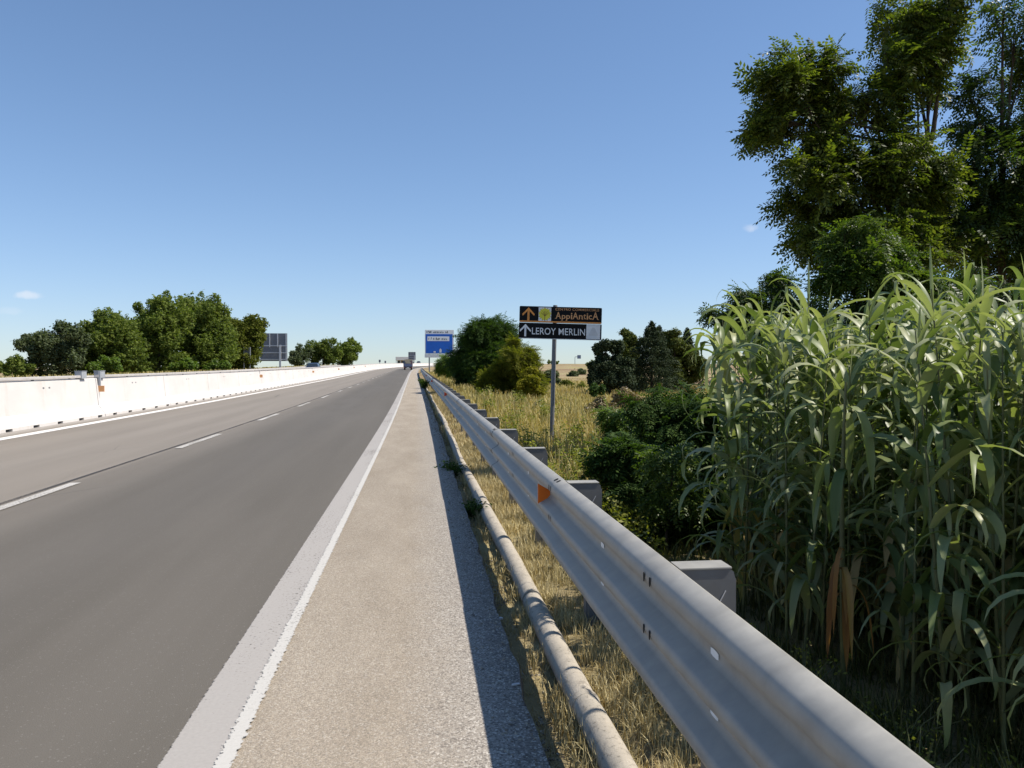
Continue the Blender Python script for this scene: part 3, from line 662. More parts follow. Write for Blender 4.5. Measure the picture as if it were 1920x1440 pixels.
tree('pine', 'pale green pine right of the tall conifer, its top split in two', 'tree', [(1252, 632, 12), (1266, 630, 12), (1258, 655, 24), (1280, 660, 24), (1270, 690, 32), (1300, 690, 26)], 90, 3000, CLU, L_CON2, 1264, 'conifers beyond the meadow', .66, droop=0, trunk_r=.18)
# dry bushes in the meadow
tree('bush', 'brown dried-out bush in the meadow right of the sign post', 'bush', [(1118, 762, 18), (1135, 770, 18), (1108, 775, 14)], 24, 1200, CLU, L_DRY, 1122, None, .16, droop=0, trunk_r=.02)
tree('bush', 'tall rusty dry bush in front of the dark pines', 'bush', [(1165, 738, 16), (1180, 745, 16), (1160, 755, 16), (1192, 760, 14)], 30, 1300, CLU, L_DRY, 1170, None, .2, droop=0, trunk_r=.02)
tree('bush', 'dark green bush at the foot of the left rounded pine', 'bush', [(1112, 733, 9), (1122, 730, 10)], 60, 400, CLU, L_DARK, 1117, None, .4, droop=0, trunk_r=.04)
# shrubs behind the rail
tree('shrub', 'pale green young shrub shoot between the dry bushes and the dark shrub', 'shrub', [(1148, 775, 20), (1160, 790, 22), (1145, 805, 18), (1165, 820, 20)], 13, 420, PIN8, L_YOUNG, 1155, None, .17, droop=.3, trunk_r=.014)
tree('shrub', 'large dark green shrub with light tips left of the canes', 'shrub', [(1360, 900, 50), (1400, 960, 48), (1350, 980, 55), (1405, 860, 40), (1290, 752, 40), (1245, 775, 38), (1330, 780, 42), (1205, 765, 24), (1290, 830, 62), (1350, 850, 55), (1230, 830, 45), (1300, 900, 62), (1370, 920, 50)], 8.6, 5200, PIN8, L_DARK, 1300, None, .17, droop=.3, trunk_r=.03, sub=14, tail=.35)
tree('shrub', 'low dark shrub behind the guardrail, in front of the large dark shrub', 'shrub', [(1195, 850, 44), (1150, 865, 36), (1240, 900, 55), (1190, 920, 45), (1280, 950, 55), (1330, 985, 55), (1250, 985, 50), (1380, 985, 45)], 7.0, 3600, PIN8, L_DARK, 1240, None, .15, droop=.3, trunk_r=.025, sub=12)
tree('shrub', 'bright green leafy shoots on the dark shrub behind the guardrail', 'shrub', [(1235, 860, 20), (1262, 848, 22), (1270, 875, 22), (1240, 885, 18), (1300, 905, 18), (1255, 920, 24), (1285, 940, 26), (1235, 950, 22)], 6.5, 230, PIN8, L_MID, 1255, None, .13, droop=.2, trunk_r=.012)
# big locust trees
tree('locust_tree', 'large tree with small leaves and three uneven lobes against the sky, behind the canes', 'tree',
     [(1440, 240, 36), (1475, 150, 48), (1545, 130, 44), (1500, 205, 66), (1560, 210, 55), (1415, 262, 18), (1690, 40, 54), (1735, 85, 46), (1670, 130, 50), (1640, 190, 50), (1780, 5, 36), (1720, 150, 32), (1600, 290, 66), (1690, 290, 60), (1540, 320, 60), (1495, 385, 36), (1590, 400, 70), (1690, 390, 74), (1550, 450, 50), (1660, 470, 66), (1740, 340, 40), (1745, 440, 50)],
     11.5, 4500, PIN8, L_LOC, 1640, None, .27, droop=.15, trunk_r=.085, sub=13, grow=.97, tail=.4)
tree('locust_tree', 'dark tree at the right edge of the picture rising behind the canes', 'tree',
     [(1820, 180, 42), (1835, 250, 44), (1905, 60, 46), (1920, 140, 46), (1880, 20, 30), (1800, 330, 56), (1880, 330, 70), (1850, 420, 74), (1780, 450, 56), (1915, 440, 66), (1930, 250, 50), (1960, 60, 60), (1980, 200, 80), (1990, 350, 90), (1960, 480, 80), (1850, 490, 60), (1760, 400, 40)],
     12.5, 3300, PIN8, L_LOC2, 1880, None, .27, droop=.15, trunk_r=.085, sub=13, grow=.97, tail=.4)
tree('shrub', 'bright young locust in front of the large tree, above the canes', 'shrub', [(1605, 425, 22), (1575, 450, 20), (1640, 465, 34), (1590, 480, 30), (1680, 500, 32), (1620, 510, 44), (1560, 525, 26), (1705, 530, 30)], 9.0, 1500, PIN8, L_MID, 1630, None, .17, droop=.3, trunk_r=.03, sub=14, tail=.35)
tree('shrub', 'dark twiggy sapling against the sky at the left end of the canes', 'shrub', [(1450, 530, 26), (1400, 560, 26), (1340, 590, 14), (1460, 580, 30), (1380, 600, 24), (1430, 620, 40)], 9.6, 900, PIN8, L_LOC2, 1420, None, .16, droop=.3, trunk_r=.02, sub=14, grow=.9, tail=.4)
# dark growth closing the back of the cane bed
tree('shrub', 'dark thicket filling the shade behind the canes under the large tree', 'shrub', [(1500, 620, 70), (1600, 620, 80), (1700, 600, 80), (1560, 740, 90), (1680, 740, 90), (1480, 780, 70), (1600, 860, 90), (1480, 900, 60)], 9.2, 4200, PIN8, L_LOC2, 1580, None, .2, droop=.3, trunk_r=.03, sub=14, tail=.35)
tree('shrub', 'dark thicket filling the shade behind the canes at the right edge', 'shrub', [(1800, 580, 80), (1900, 600, 90), (1800, 720, 90), (1900, 760, 90), (1980, 650, 90), (1740, 860, 90), (1860, 880, 90), (1960, 880, 90)], 9.6, 4200, PIN8, L_LOC2, 1860, None, .2, droop=.3, trunk_r=.03, sub=14, tail=.35)

# ------------------------------------------------------------------ cane bed
def cane_meshes(seed, H, dry=False):
    r = random.Random(seed); mb = MB(); lean = Vector((r.uniform(-.08, .08), r.uniform(-.08, .08), 1)).normalized()
    bend = Vector((r.uniform(-.1, .06), r.uniform(-.08, .08), 0))
    P = lambda t: lean*(H*t)+bend*(t*t*H)
    N = 14; pts = [P(i/N) for i in range(N+1)]; rad = [.0115*(1-.75*i/N) for i in range(N+1)]
    mb.tube(pts, rad, 6)
    for i in range(1, N): mb.tube([pts[i]-lean*.006, pts[i], pts[i]+lean*.006], [rad[i], rad[i]*1.28, rad[i]], 6)
    V, Fc = [], []
    nl = r.randint(16, 21); a0 = r.uniform(0, 6.28)
    def leaf(p, az, L, wd, el, curl, twist, roll=0):
        n = 10; d = Vector((math.cos(az), math.sin(az), 0)); side = Vector((-d.y, d.x, 0)); b = len(V); q = p.copy(); e = el
        kink = r.random() < .22; kk = r.randint(3, 6)
        for i in range(n+1):
            t = i/n; wv = wd*min(1, .55+2.2*t)*(1-t**2.4)**.8*(1 if i < n else .02)
            dirv = d*math.cos(e)+Vector((0, 0, 1))*math.sin(e); up = side.cross(dirv)*-1
            up = dirv.cross(side)*-1 if up.z < 0 else up
            sv = side*math.cos(twist*t)+up*math.sin(twist*t); mid = q-up*(wv*.16)
            V.extend([q+sv*wv*.5, mid, q-sv*wv*.5]); q = q+dirv*(L/n)
            e -= curl/n*(.25+1.9*t)
            if kink and i == kk: e -= r.uniform(.7, 1.3)
            az2 = roll/n; d = Vector((d.x*math.cos(az2)-d.y*math.sin(az2), d.x*math.sin(az2)+d.y*math.cos(az2), 0)); side = Vector((-d.y, d.x, 0))
        for i in range(n):
            o = b+i*3; Fc.append([o, o+1, o+4, o+3]); Fc.append([o+1, o+2, o+5, o+4])
    for k in range(nl):
        t = .14+.83*k/nl; az = a0+(math.pi if k % 2 else 0)+r.uniform(-.45, .45)+k*.06
        low = t < .5
        leaf(P(t), az, r.uniform(.46, .76)*(1 if t < .88 else .8), r.uniform(.036, .068), r.uniform(.6, 1.1) if t < .8 else r.uniform(.85, 1.25), r.uniform(2.0, 3.5) if t < .9 else r.uniform(1.8, 3.0), r.uniform(-.9, .9), r.uniform(-.5, .5))
    if seed % 3 == 0: leaf(P(.97), a0, r.uniform(.26, .36), .016, 1.5, .12, .4)
    leaf(P(.95), a0+1, r.uniform(.34, .46), .034, 1.25, 2.2, .4)
    leaf(P(.93), a0+2.5, r.uniform(.34, .46), .04, 1.15, 2.6, .4)
    me_s = mb; return me_s, V, Fc
protos = []
CANES = 'giant reed canes behind the guardrail'
CL = 'tall green reed cane with drooping strap leaves in the cane bed behind the guardrail'
for s in range(12):
    mb, V, Fc = cane_meshes(s+11, random.uniform(1.75, 2.1))
    root = thing('reed_cane', CL, 'reed', group=CANES)
    st = mb.build('stem', M['stem'], root); lv = npmesh('leaves', V, Fc, L_CANE, root, smooth=True)
    ch_ = [st, lv]
    if s % 3 == 0:
        rD = random.Random(s); VD, FD = [], []
        for k in range(4):
            az, z0, L, q = rD.uniform(0, 6.28), rD.uniform(.35, .95), rD.uniform(.3, .5), None
            d = Vector((math.cos(az), math.sin(az), 0)); sd_ = Vector((-d.y, d.x, 0)); q = Vector((0, 0, z0)); e = rD.uniform(-.2, .7); b0 = len(VD)
            for i in range(9):
                t = i/8; wv = .042*(.5+math.sin(t*2.6))*(1-t**3)
                VD += [q+sd_*wv/2, q-d*wv*.2, q-sd_*wv/2]; q = q+(d*math.cos(e)+Vector((0, 0, math.sin(e))))*(L/8); e += (-1.45-e)*.45; sd_ = (sd_+d*rD.uniform(-.2, .2)).normalized()
            for i in range(8):
                o_ = b0+i*3; FD += [[o_, o_+1, o_+4, o_+3], [o_+1, o_+2, o_+5, o_+4]]
        ch_.append(npmesh('dry_leaves', VD, FD, L_STRAWLEAF, root, smooth=True))
    protos.append((root, ch_))
spots = []
r = random.Random(21); tries = 0
while len(spots) < 299 and tries < 60000:
    tries += 1; Y = r.uniform(2.3, 7.4); X = r.uniform(1.75, 5.6)
    if Y > 6 and X/Y < .43+.02*(Y-6): continue
    if X/Y > 1.45 or X/Y < (.425 if 4.3 < Y < 6.6 else .45): continue
    if .50 < X/Y < .66 and Y < 3.75: continue
    if X < 1.95+max(0, 3.4-Y)*.42: continue
    d = .135 if Y < 5 else .24
    if any((X-a)**2+(Y-b)**2 < d*d for a, b in spots): continue
    spots.append((X, Y))
for i, (X, Y) in enumerate(spots):
    root, ch = protos[i % 12]
    if i >= 12:
        o = root.copy(); C.objects.link(o); o['label'] = CL; o['group'] = CANES
        for c in ch: q = c.copy(); C.objects.link(q); q.parent = o
        root = o
    zc_ = X*.1207+Y*.9927; zt_ = min(1.5+.100*zc_*r.uniform(.25, 1.0)*(.9 if X/Y < .50 else 1), .85+(X-1.15)*1.30); s_ = (zt_-gzX(X, Y))/2.0; root.location = (X, Y, gzX(X, Y)-.02); root.rotation_euler = (r.uniform(-.07, .07), r.uniform(-.05, .05), r.uniform(0, 6.28)); root.scale = (s_, s_, s_)
# the withered cane
wx, wy = 2.0, 3.40
root = thing('reed_cane', 'withered reed with rust-orange dead leaves hanging at the front of the cane bed', 'reed', (wx, wy, gzX(wx, wy)), group=CANES)
mb = MB(); mb.tube([(0, 0, -.05), (-.01, 0, .5), (-.03, -.02, 1.0), (-.02, -.03, 1.5)], [.014, .013, .011, .006], 8); mb.build('stem', M['stem'], root)
V, Fc = [], []
def hang(p, az, L, wd, e0, n=9):
    d = Vector((math.cos(az), math.sin(az), 0)); s = Vector((-d.y, d.x, 0)); b = len(V); q = Vector(p); e = e0
    for i in range(n+1):
        t = i/n; wv = wd*(.6+.8*math.sin(t*2.6))*(1-t**3); dv = d*math.cos(e)+Vector((0, 0, math.sin(e)))
        V.extend([q+s*wv/2, q-d*wv*.25, q-s*wv/2]); q = q+dv*(L/n); e += (-1.5-e)*.5; s = (s+d*random.uniform(-.25, .25)).normalized()
    for i in range(n):
        o = b+i*3; Fc.append([o, o+1, o+4, o+3]); Fc.append([o+1, o+2, o+5, o+4])
for k in range(9): hang((-.02+random.uniform(-.01, .01), -.02, random.uniform(.48, .74)), random.uniform(3.4, 6.0), random.uniform(.30, .50), random.uniform(.014, .03), random.uniform(-.2, .6))
npmesh('dead_leaves', V, Fc, L_CANEDRY, root, smooth=True)
V, Fc = [], []
for k in range(7): hang((-.02, -.03, random.uniform(.95, 1.45)), random.uniform(0, 6.28), random.uniform(.35, .5), .045, random.uniform(.3, 1.0))
npmesh('leaves', V, Fc, L_CANE, root, smooth=True)

# ------------------------------------------------------------------ grass and weeds
BL = ([(-.5, 0, 0), (.5, 0, 0), (.36, .03, .5), (-.36, .03, .5), (.0, .16, 1.0)], [[0, 1, 2, 3], [3, 2, 4, 4]])
def blades(name, pts, h, wd, mat, tilt=.35, seedhead=False):
    N = len(pts); rg = rng
    az = rg.uniform(0, 6.283, N); h = np.asarray(h)*rg.uniform(.55, 1.25, N); wd = np.asarray(wd)*rg.uniform(.6, 1.3, N); tl = np.abs(rg.normal(0, tilt, N))
    ca, sa = np.cos(az), np.sin(az); sd = np.stack([ca, sa, 0*ca], -1); ln = np.stack([-sa, ca, 0*ca], -1); up = np.array([0, 0, 1.0])
    p = np.asarray(pts); a = p-sd*wd[:, None]*.5; b = p+sd*wd[:, None]*.5
    m_ = p+up*(h*.55*np.cos(tl*.6))[:, None]+ln*(h*.55*np.sin(tl*.6))[:, None]
    t_ = m_+up*(h*.45*np.cos(tl*1.5))[:, None]+ln*(h*.45*np.sin(tl*1.5))[:, None]
    c = m_+sd*wd[:, None]*.38; d = m_-sd*wd[:, None]*.38; e = t_+sd*wd[:, None]*(.35 if seedhead else .05); f = t_-sd*wd[:, None]*(.35 if seedhead else .05)
    V = np.stack([a, b, c, d, e, f], 1).reshape(-1, 3); i = (np.arange(N)*6)[:, None]
    Fc = np.concatenate([i+np.array([0, 1, 2, 3]), i+np.array([3, 2, 4, 5])])
    return npmesh(name, V, Fc, mat)
def spread_pts(n, u0, u1, y0, y1, power=1.0, clump=0, sig=.2):
    t = rng.random(n); Y = y0*(y1/y0)**(t**power) if y0 > 0 else y0+(y1-y0)*t
    u = rng.uniform(u0, u1, n)
    if clump:
        k = rng.integers(0, clump, n); cu = rng.uniform(u0, u1, clump); tt = rng.random(clump); cy = y0*(y1/y0)**(tt**power); s_ = sig*(.3+cy[k]/18)
        u = np.clip(cu[k]+rng.normal(0, 1, n)*s_, u0, u1); Y = cy[k]+rng.normal(0, 1, n)*s_*1.6
        Y = np.clip(Y, y0, y1)
    return [(*W(a, b)[:2], gz(a, b)-.01) for a, b in zip(u, Y)]
# short straw on the verge
P = np.array(spread_pts(42000, .50, 1.5, 1.2, 60)); dist = P[:, 1]
o = blades('dry_grass', P, .045+.0012*dist, .0035+.0005*dist, L_STRAW, 1.0); tag(o, 'short straw-coloured dry grass on the verge under the guardrail', 'grass', kind='stuff')
P = np.array(spread_pts(46000, .60, 1.5, 1.2, 45, 1, 420, .09)); dist = P[:, 1]
o = blades('dry_grass', P, .10+.002*dist, .0035+.0005*dist, L_STRAW, .6); tag(o, 'tufts of longer straw grass beside the old pipe', 'grass', kind='stuff')
# meadow
P = np.array(spread_pts(75000, 1.25, 13, 6.5, 110, .9)); dist = P[:, 1]
pat = np.sin(P[:, 0]*.9+2*np.sin(P[:, 1]*.21))*np.sin(P[:, 1]*.33+P[:, 0]*.4); P = P[((P[:, 0]/P[:, 1] < .34)|(P[:, 1] > 14)) & ((pat < .25)|(rng.random(len(P)) < .3))]; dist = P[:, 1]
o = blades('meadow_grass', P, .26+.002*dist, .005+.0011*dist, L_GRASS, .6, True); tag(o, 'yellow dry meadow grass covering the field right of the guardrail', 'grass', kind='stuff')
P = np.array(spread_pts(26000, 1.25, 9, 7, 60, .9, 420, .25)); dist = P[:, 1]; P = P[(P[:, 0]/P[:, 1] < .30)|(P[:, 1] > 14)]; dist = P[:, 1]
o = blades('meadow_grass', P, .46+.003*dist, .004+.0009*dist, L_GRASS, .4, True); tag(o, 'taller tufts of seeding grass standing out of the yellow meadow', 'grass', kind='stuff')
P = np.array(spread_pts(26000, 8, 40, 30, 160, .9)); dist = P[:, 1]
o = blades('meadow_grass', P, .45+.001*dist, .01+.0011*dist, L_GRASS, .4); tag(o, 'dry grass of the far field below the brown slope', 'grass', kind='stuff')
# left far verge
P = np.array(spread_pts(16000, -26, -20.2, 20, 200, .8)); dist = P[:, 1]
o = blades('verge_grass', P, .75, .012+.001*dist, L_GRASS, .3, True); tag(o, 'yellow grass on the far left verge below the trees', 'grass', kind='stuff')
# undergrowth in the shade of the canes
P = np.array(spread_pts(42000, 1.12, 5.0, 1.2, 8, 1, 900, .14)); 
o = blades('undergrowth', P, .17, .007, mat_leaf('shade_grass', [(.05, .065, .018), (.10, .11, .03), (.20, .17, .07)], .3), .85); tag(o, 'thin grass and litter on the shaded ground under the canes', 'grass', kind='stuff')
WD = 'weeds along the guardrail'
def weed(label, u, Y, h, n, mat=None, wide=.5, stems=9, group=WD, name='weed', lsize=.05):
    b = W(u, Y); root = thing(name, label, 'weed', (b[0], b[1], gz(u, Y)), group=group); rr = random.Random(int(u*100+Y*37)); mb = MB(); P = []
    for s_ in range(stems):
        a = rr.uniform(0, 6.28); q = rr.uniform(.1, wide)*h; tip = Vector((math.cos(a)*q, math.sin(a)*q, h*rr.uniform(.55, 1.05))); mid = tip*.5+Vector((0, 0, .08*h))
        mb.tube([(0, 0, -.03), mid, tip], [.004, .003, .0012], 4)
        for k in range(n//stems):
            t = rr.uniform(.2, 1); p = (mid*(2*t) if t < .5 else mid.lerp(tip, 2*t-1)); P.append(p+Vector([rr.gauss(0, .025*h+.012) for _ in range(3)]))
    mb.build('stem', M['stem'], root); N = len(P)
    Rm = rot_batch(rng.uniform(0, 6.28, N), rng.normal(.2, .5, N), rng.normal(0, .6, N)); scatter('leaves', *cluster(4, 8, .7, .7), np.array([p[:] for p in P]), Rm, lsize*rng.uniform(.6, 1.4, N), mat or L_WEED, root)
weed('low green weed in the guardrail shadow at the edge of the shoulder', .50, 11.3, .22, 220, L_DARK, 1.4, 16, None)
weed('small green weed sprouting at the road edge beside the old pipe', .52, 8.2, .16, 150, L_DARK, 1.5, 12, None)
weed('leafy green tuft at the road edge far along, by the start of the pipe', .5, 50, .75, 320, L_DARK, .8, 14, None, lsize=.14)
for i, (u, Y, h) in enumerate(((1.42, 4.6, .42), (1.5, 5.3, .62), (1.62, 6.0, .75), (1.5, 6.8, .8), (1.9, 6.6, .62), (1.45, 7.8, .85), (1.7, 8.6, .9), (2.0, 8.0, 1.0), (1.5, 9.6, .9), (2.1, 10.2, 1.1), (1.75, 11.8, 1.0), (2.6, 12.6, 1.15), (1.7, 14.6, 1.0), (2.2, 17, 1.1), (3.2, 19, 1.2), (2.0, 22, 1.0), (3.4, 26, 1.2), (2.6, 30, 1.1))):
    weed('yellow-green feathery weed standing in the grass just behind the guardrail', u, Y, h*.72, 170, L_WEED, .45, 9, lsize=.035+.0022*Y)
for i, (u, Y) in enumerate(((1.75, 2.5), (1.55, 3.1), (1.95, 2.9), (1.6, 3.8), (1.8, 3.4), (2.1, 2.45))):
    weed('small straggling grass weed in the shade at the foot of the canes', u, Y, .26, 40, L_WEED, .9, 9, 'weeds under the canes', lsize=.028)

rs = random.Random(44)
for i in range(16):
    Y = 13+38*(i/15)**1.2+rs.uniform(-1, 1); u = rs.uniform(2.6, 4.0)+Y*.13*rs.random(); b_ = W(u, Y); zc_ = b_[0]*.1207+Y*.9927
    px = 960+F*(b_[0]*.9927-Y*.1207)/zc_; hpx = rs.uniform(.28, .5)*F/zc_; py = 690+F*(1.5-gz(u, Y))/zc_
    if 1015 < px < 1050: continue
    dry = i % 3 == 0
    tree('bush', 'low brownish dry scrub bush in the yellow meadow' if dry else 'low olive-green scrub bush in the yellow meadow', 'bush', [(px-hpx*.5, py-hpx*.3, hpx*.5), (px+hpx*.5, py-hpx*.35, hpx*.55), (px, py-hpx*.6, hpx*.5)], zc_, 260, CLU, L_DRY if dry else L_WEED, px, 'dry scrub in the meadow' if dry else 'green scrub in the meadow', .10+.004*zc_, droop=0, trunk_r=.012, limbs=False, seed=i, tail=.4)
N = 5200
u_ = np.concatenate([rng.normal(.50, .035, N//2), rng.uniform(.30, .66, N-N//2)]); y_ = 1.3*(40/1.3)**rng.random(N)
P = np.array([(W(a, b)[0], b, max(gz(a, b), rz(b)+.004 if a < .465 else -9)+.001) for a, b in zip(u_, y_)])
cube = np.array([(x, y, z) for x in (-.5, .5) for y in (-.5, .5) for z in (-.3, .4)]); cube = cube*np.array([[1, 1, 1], [1, .8, .7], [.8, 1, .9], [.6, .7, .8], [1, .9, .6], [.7, .8, 1], [1, 1, .8], [.8, .7, .7]])
o = scatter('gravel', cube, [[0, 1, 3, 2], [4, 6, 7, 5], [0, 4, 5, 1], [2, 3, 7, 6], [0, 2, 6, 4], [1, 5, 7, 3]], P, rot_batch(rng.uniform(0, 6.28, N), rng.normal(0, .3, N), rng.normal(0, .3, N)), (.005+.0006*y_)*rng.uniform(.6, 2.0, N), mat_leaf('loose_stone', [(.12, .10, .085), (.30, .26, .21), (.50, .46, .40)], 0.0, .9, .2))
tag(o, 'loose gravel and crumbs along the broken edge of the shoulder', 'gravel', kind='stuff')
# fallen litter
def litter(label, u, Y, l, wd, h, mat, rot):
    x, y_, _ = W(u, Y); mb = MB(); mb.box(-l/2, l/2, -wd/2, wd/2, 0, h, ch=min(h, wd)*.25); mb.box(-l/2-.004, -l/2+.012, -wd*.42, wd*.42, .001, h*.8)
    o = mb.build('litter', mat); o.location = (x, y_, gz(u, Y)+.028 if u > .47 else rz(Y)+.008); o.rotation_euler = (.05, .03, rot); tag(o, label, 'litter')
litter('crumpled white paper scrap in the guardrail shadow, the farther of two', .49, 4.72, .05, .022, .012, M['white'], .6)
litter('small pale scrap in the guardrail shadow, the nearer of two', .45, 3.55, .035, .012, .008, M['greyfilm'], .3)

# ------------------------------------------------------------------ direction sign
SY = 14.0
b = at(1034, 690, SY); bz = gzX(b.x, b.y)
sg = thing('direction_sign', 'black two-panel direction sign with orange and white arrows on a grey post', 'sign', (b.x, b.y, bz), R(-YAW), ry=R(1.5))
zt = at(1037, 572, SY).z-bz; ztop = at(1040, 575.5, SY).z-bz; zmid = at(1040, 606, SY).z-bz; zbot = at(1040, 635, SY).z-bz
xl = (967-1037)/F*SY+.03; xr = (1121-1037)/F*SY+.03
mb = MB(); mb.tube([(0, .045, -.4), (0, .045, zt-.01), (0, .045, zt)], [.04, .04, .036], 16); mb.build('post', M['zinc2'], sg)
def rr_panel(mb, x0, x1, z0, z1, y0, y1, r, mi=0):
    pr_ = []
    for cx, cz, a0 in ((x1-r, z1-r, 0), (x0+r, z1-r, 90), (x0+r, z0+r, 180), (x1-r, z0+r, 270)):
        for k in range(4): a = R(a0+30*k); pr_.append((cx+r*math.cos(a), cz+r*math.sin(a)))
    mb.prism(pr_, y0, y1, mi)
up_ = MB(); rr_panel(up_, xl, xr, zmid+.004, ztop, -.025, 0, .02); upo = up_.build('upper_panel', M['black'], sg)
lo_ = MB(); rr_panel(lo_, xl-.003, xr+.003, zbot, zmid-.004, -.025, 0, .008); loo = lo_.build('lower_panel', M['black'], sg)
mb = MB(); mb.box(xl-.003, xr+.003, -.028, .002, zbot-.012, zbot-.0005); mb.build('frame_strip', M['white'], sg)
mb = MB()
for zz in (zmid+.08, zbot+.08, ztop-.08): mb.box(-.07, .07, .0005, .009, zz-.02, zz+.02); mb.box(-.052, .052, .009, .096, zz-.012, zz+.012)
mb.build('clamp', M['zinc2'], sg)
pw, ph = xr-xl, ztop-zmid
def arrow(name, x0, x1, z0, z1, mat, par):
    w_, h_ = x1-x0, z1-z0; cx = (x0+x1)/2; t = w_*.085; mb = MB()
    mb.prism([(cx-t, z0), (cx+t, z0), (cx+t, z1-h_*.06), (cx-t, z1-h_*.06)], -.027, -.0252)
    for s in (-1, 1):
        p = [(cx, z1), (cx+s*w_*.5, z0+h_*.50), (cx+s*w_*.47, z0+h_*.36), (cx+s*w_*.40, z0+h_*.42), (cx, z1-h_*.20)]
        mb.prism(p if s < 0 else p[::-1], -.0285, -.0252)
    mb.build(name, mat, par)
X = lambda f: xl+pw*f
arrow('arrow', X(.035), X(.185), zmid+ph*.12, zmid+ph*.92, M['orange'], upo)
mb = MB(); mb.box(X(.232), X(.385), -.027, -.0252, zmid+ph*.06, zmid+ph*.95); em = mb.build('emblem', M['white'], upo)
mb = MB(); ex, ez, er = X(.3085), zmid+ph*.53, ph*.36
n = 40; mb.prism([(ex+er*(1+.07*math.sin(9*a))*math.cos(a), ez+er*(1+.07*math.sin(9*a))*math.sin(a)) for a in [2*math.pi*k/n for k in range(n)]], -.0285, -.0272, 0)
def stroke(p, q, t, mi=1, y0=-.0298, y1=-.0287):
    d = Vector((q[0]-p[0], q[1]-p[1])).normalized(); nx, nz = -d.y*t, d.x*t
    mb.prism([(p[0]+nx, p[1]+nz), (p[0]-nx, p[1]-nz), (q[0]-nx, q[1]-nz), (q[0]+nx, q[1]+nz)], y0, y1, mi)
stroke((ex, ez-er*1.12), (ex, ez+er*.55), er*.055)
for a in (-.55, .55, -1.1, 1.1): stroke((ex, ez-er*.45+abs(a)*er*.1), (ex+math.sin(a)*er*.75, ez+er*.62*math.cos(a)), er*.03, 1, -.0297-abs(a)*.0002, -.0287)
for k in range(16):
    a = 2*math.pi*k/16; cx, cz = ex+er*1.09*math.cos(a), ez+er*1.09*math.sin(a)*.98; q = er*.07
    mb.prism([(cx+q*math.cos(i*1.257), cz+q*math.sin(i*1.257)) for i in range(5)], -.0305, -.0286, 1)
mb.build('emblem_tree', [M['yellow'], M['brown']], em)
text('lettering', 'CENTRO COMMERCIALE', X(.965)-X(.435), ph*.15, M['orange_dull'], upo, (X(.435), -.0252, zmid+ph*.78), .006, 1.08)
ht = ph*.36; zb = zmid+ph*.28
cur = X(.44)
for ch, wv, hh, dz in (('A', .070, 1.12, 0), ('p', .050, .92, -.30), ('p', .050, .92, -.30), ('i', .020, 1.02, 0), ('A', .070, 1.12, 0), ('n', .050, .68, 0), ('t', .034, .92, 0), ('i', .020, 1.02, 0), ('c', .044, .70, 0), ('A', .074, 1.25, 0)):
    wv *= 1.0; text('lettering', ch, pw*wv*.92, ht*hh, M['orange_dull'], upo, (cur, -.0252, zb+ht*dz), .012)
    mb = MB()
    if ch in 'Anip':   # serifs
        for sx in ([0, 1] if ch in 'An' else ([0] if ch == 'p' else [.5])):
            cx = cur+pw*wv*.92*sx; zq = zb+ht*dz; mb.box(cx-pw*.008, cx+pw*.008, -.0275, -.0252, zq-ht*.04, zq+ht*.03)
        mb.build('serif', M['orange_dull'], upo)
    cur += pw*wv+pw*.0045
mb = MB(); mb.box(xl+.004, xr-.004, -.0275, -.0252, zmid+.008, zmid+.008+ph*.085); mb.build('stripe', M['orange'], upo)
pl = zmid-zbot
arrow('arrow', X(.008), X(.145), zbot+pl*.10, zbot+pl*.90, M['white'], loo)
text('lettering', 'LEROY MERLIN', X(.80)-X(.155), pl*.44, M['white'], loo, (X(.157), -.0252, zbot+pl*.24), .004, 1.02)
mb = MB(); mb.box(X(.817), X(.985), -.027, -.0252, zbot+pl*.03, zbot+pl*.97); lg = mb.build('logo_plate', M['white'], loo)
mb = MB(); mb.prism([(X(.85), zbot+pl*.25), (X(.955), zbot+pl*.25), (X(.955), zbot+pl*.36), (X(.915), zbot+pl*.78), (X(.89), zbot+pl*.78), (X(.85), zbot+pl*.36)], -.0283, -.0272); mb.build('faded_logo', M['greyfilm'], lg)

# ------------------------------------------------------------------ blue information sign
zc = 104; b = at(823, 690, zc); bz = gzX(b.x, b.y)
bs = thing('road_sign', 'large blue road sign with white header and white strip, half hidden by the dark tree', 'sign', (b.x, b.y, bz), R(-2))
k = zc/F; xx = lambda px: (px-823)*k; zz = lambda py: at(823, py, zc).z-bz
mb = MB(); mb.box(xx(797), xx(851), -.03, .03, zz(663.5), zz(618.5), ch=.02); fr = mb.build('panel', M['white'], bs)
mb = MB(); mb.box(xx(798.5), xx(848.5), -.04, -.031, zz(662.5), zz(626.5)); fb = mb.build('blue_field', M['blue'], bs)
mb = MB(); mb.box(xx(801.5), xx(842.5), -.05, -.041, zz(639.5), zz(630.8)); ws = mb.build('white_strip', M['white'], bs)
def glyphs(x0, x1, z0, z1, y_, words, par, mat):
    mb = MB(); r = random.Random(5); x = x0; tot = sum(words)+len(words)*1.2; u = (x1-x0)/tot
    for wn in words:
        for i in range(wn):
            h = (z1-z0)*r.uniform(.65, 1); mb.box(x+.1*u, x+.34*u, y_-.006, y_, z0, z0+h); mb.box(x+.36*u, x+.78*u, y_-.006, y_, z0+r.choice([0, .4, .75])*(z1-z0)*.9, z0+r.choice([.2, .6, .95])*(z1-z0)*.95+.06); x += u
        x += 1.2*u
    mb.build('lettering', mat, par)
glyphs(xx(799.5), xx(843), zz(624.4), zz(620.8), -.031, [4, 8, 2], fr, M['darkpaint'])
glyphs(xx(803.5), xx(841), zz(637.2), zz(633.2), -.051, [1, 1, 1, 4, 5], ws, M['darkpaint'])
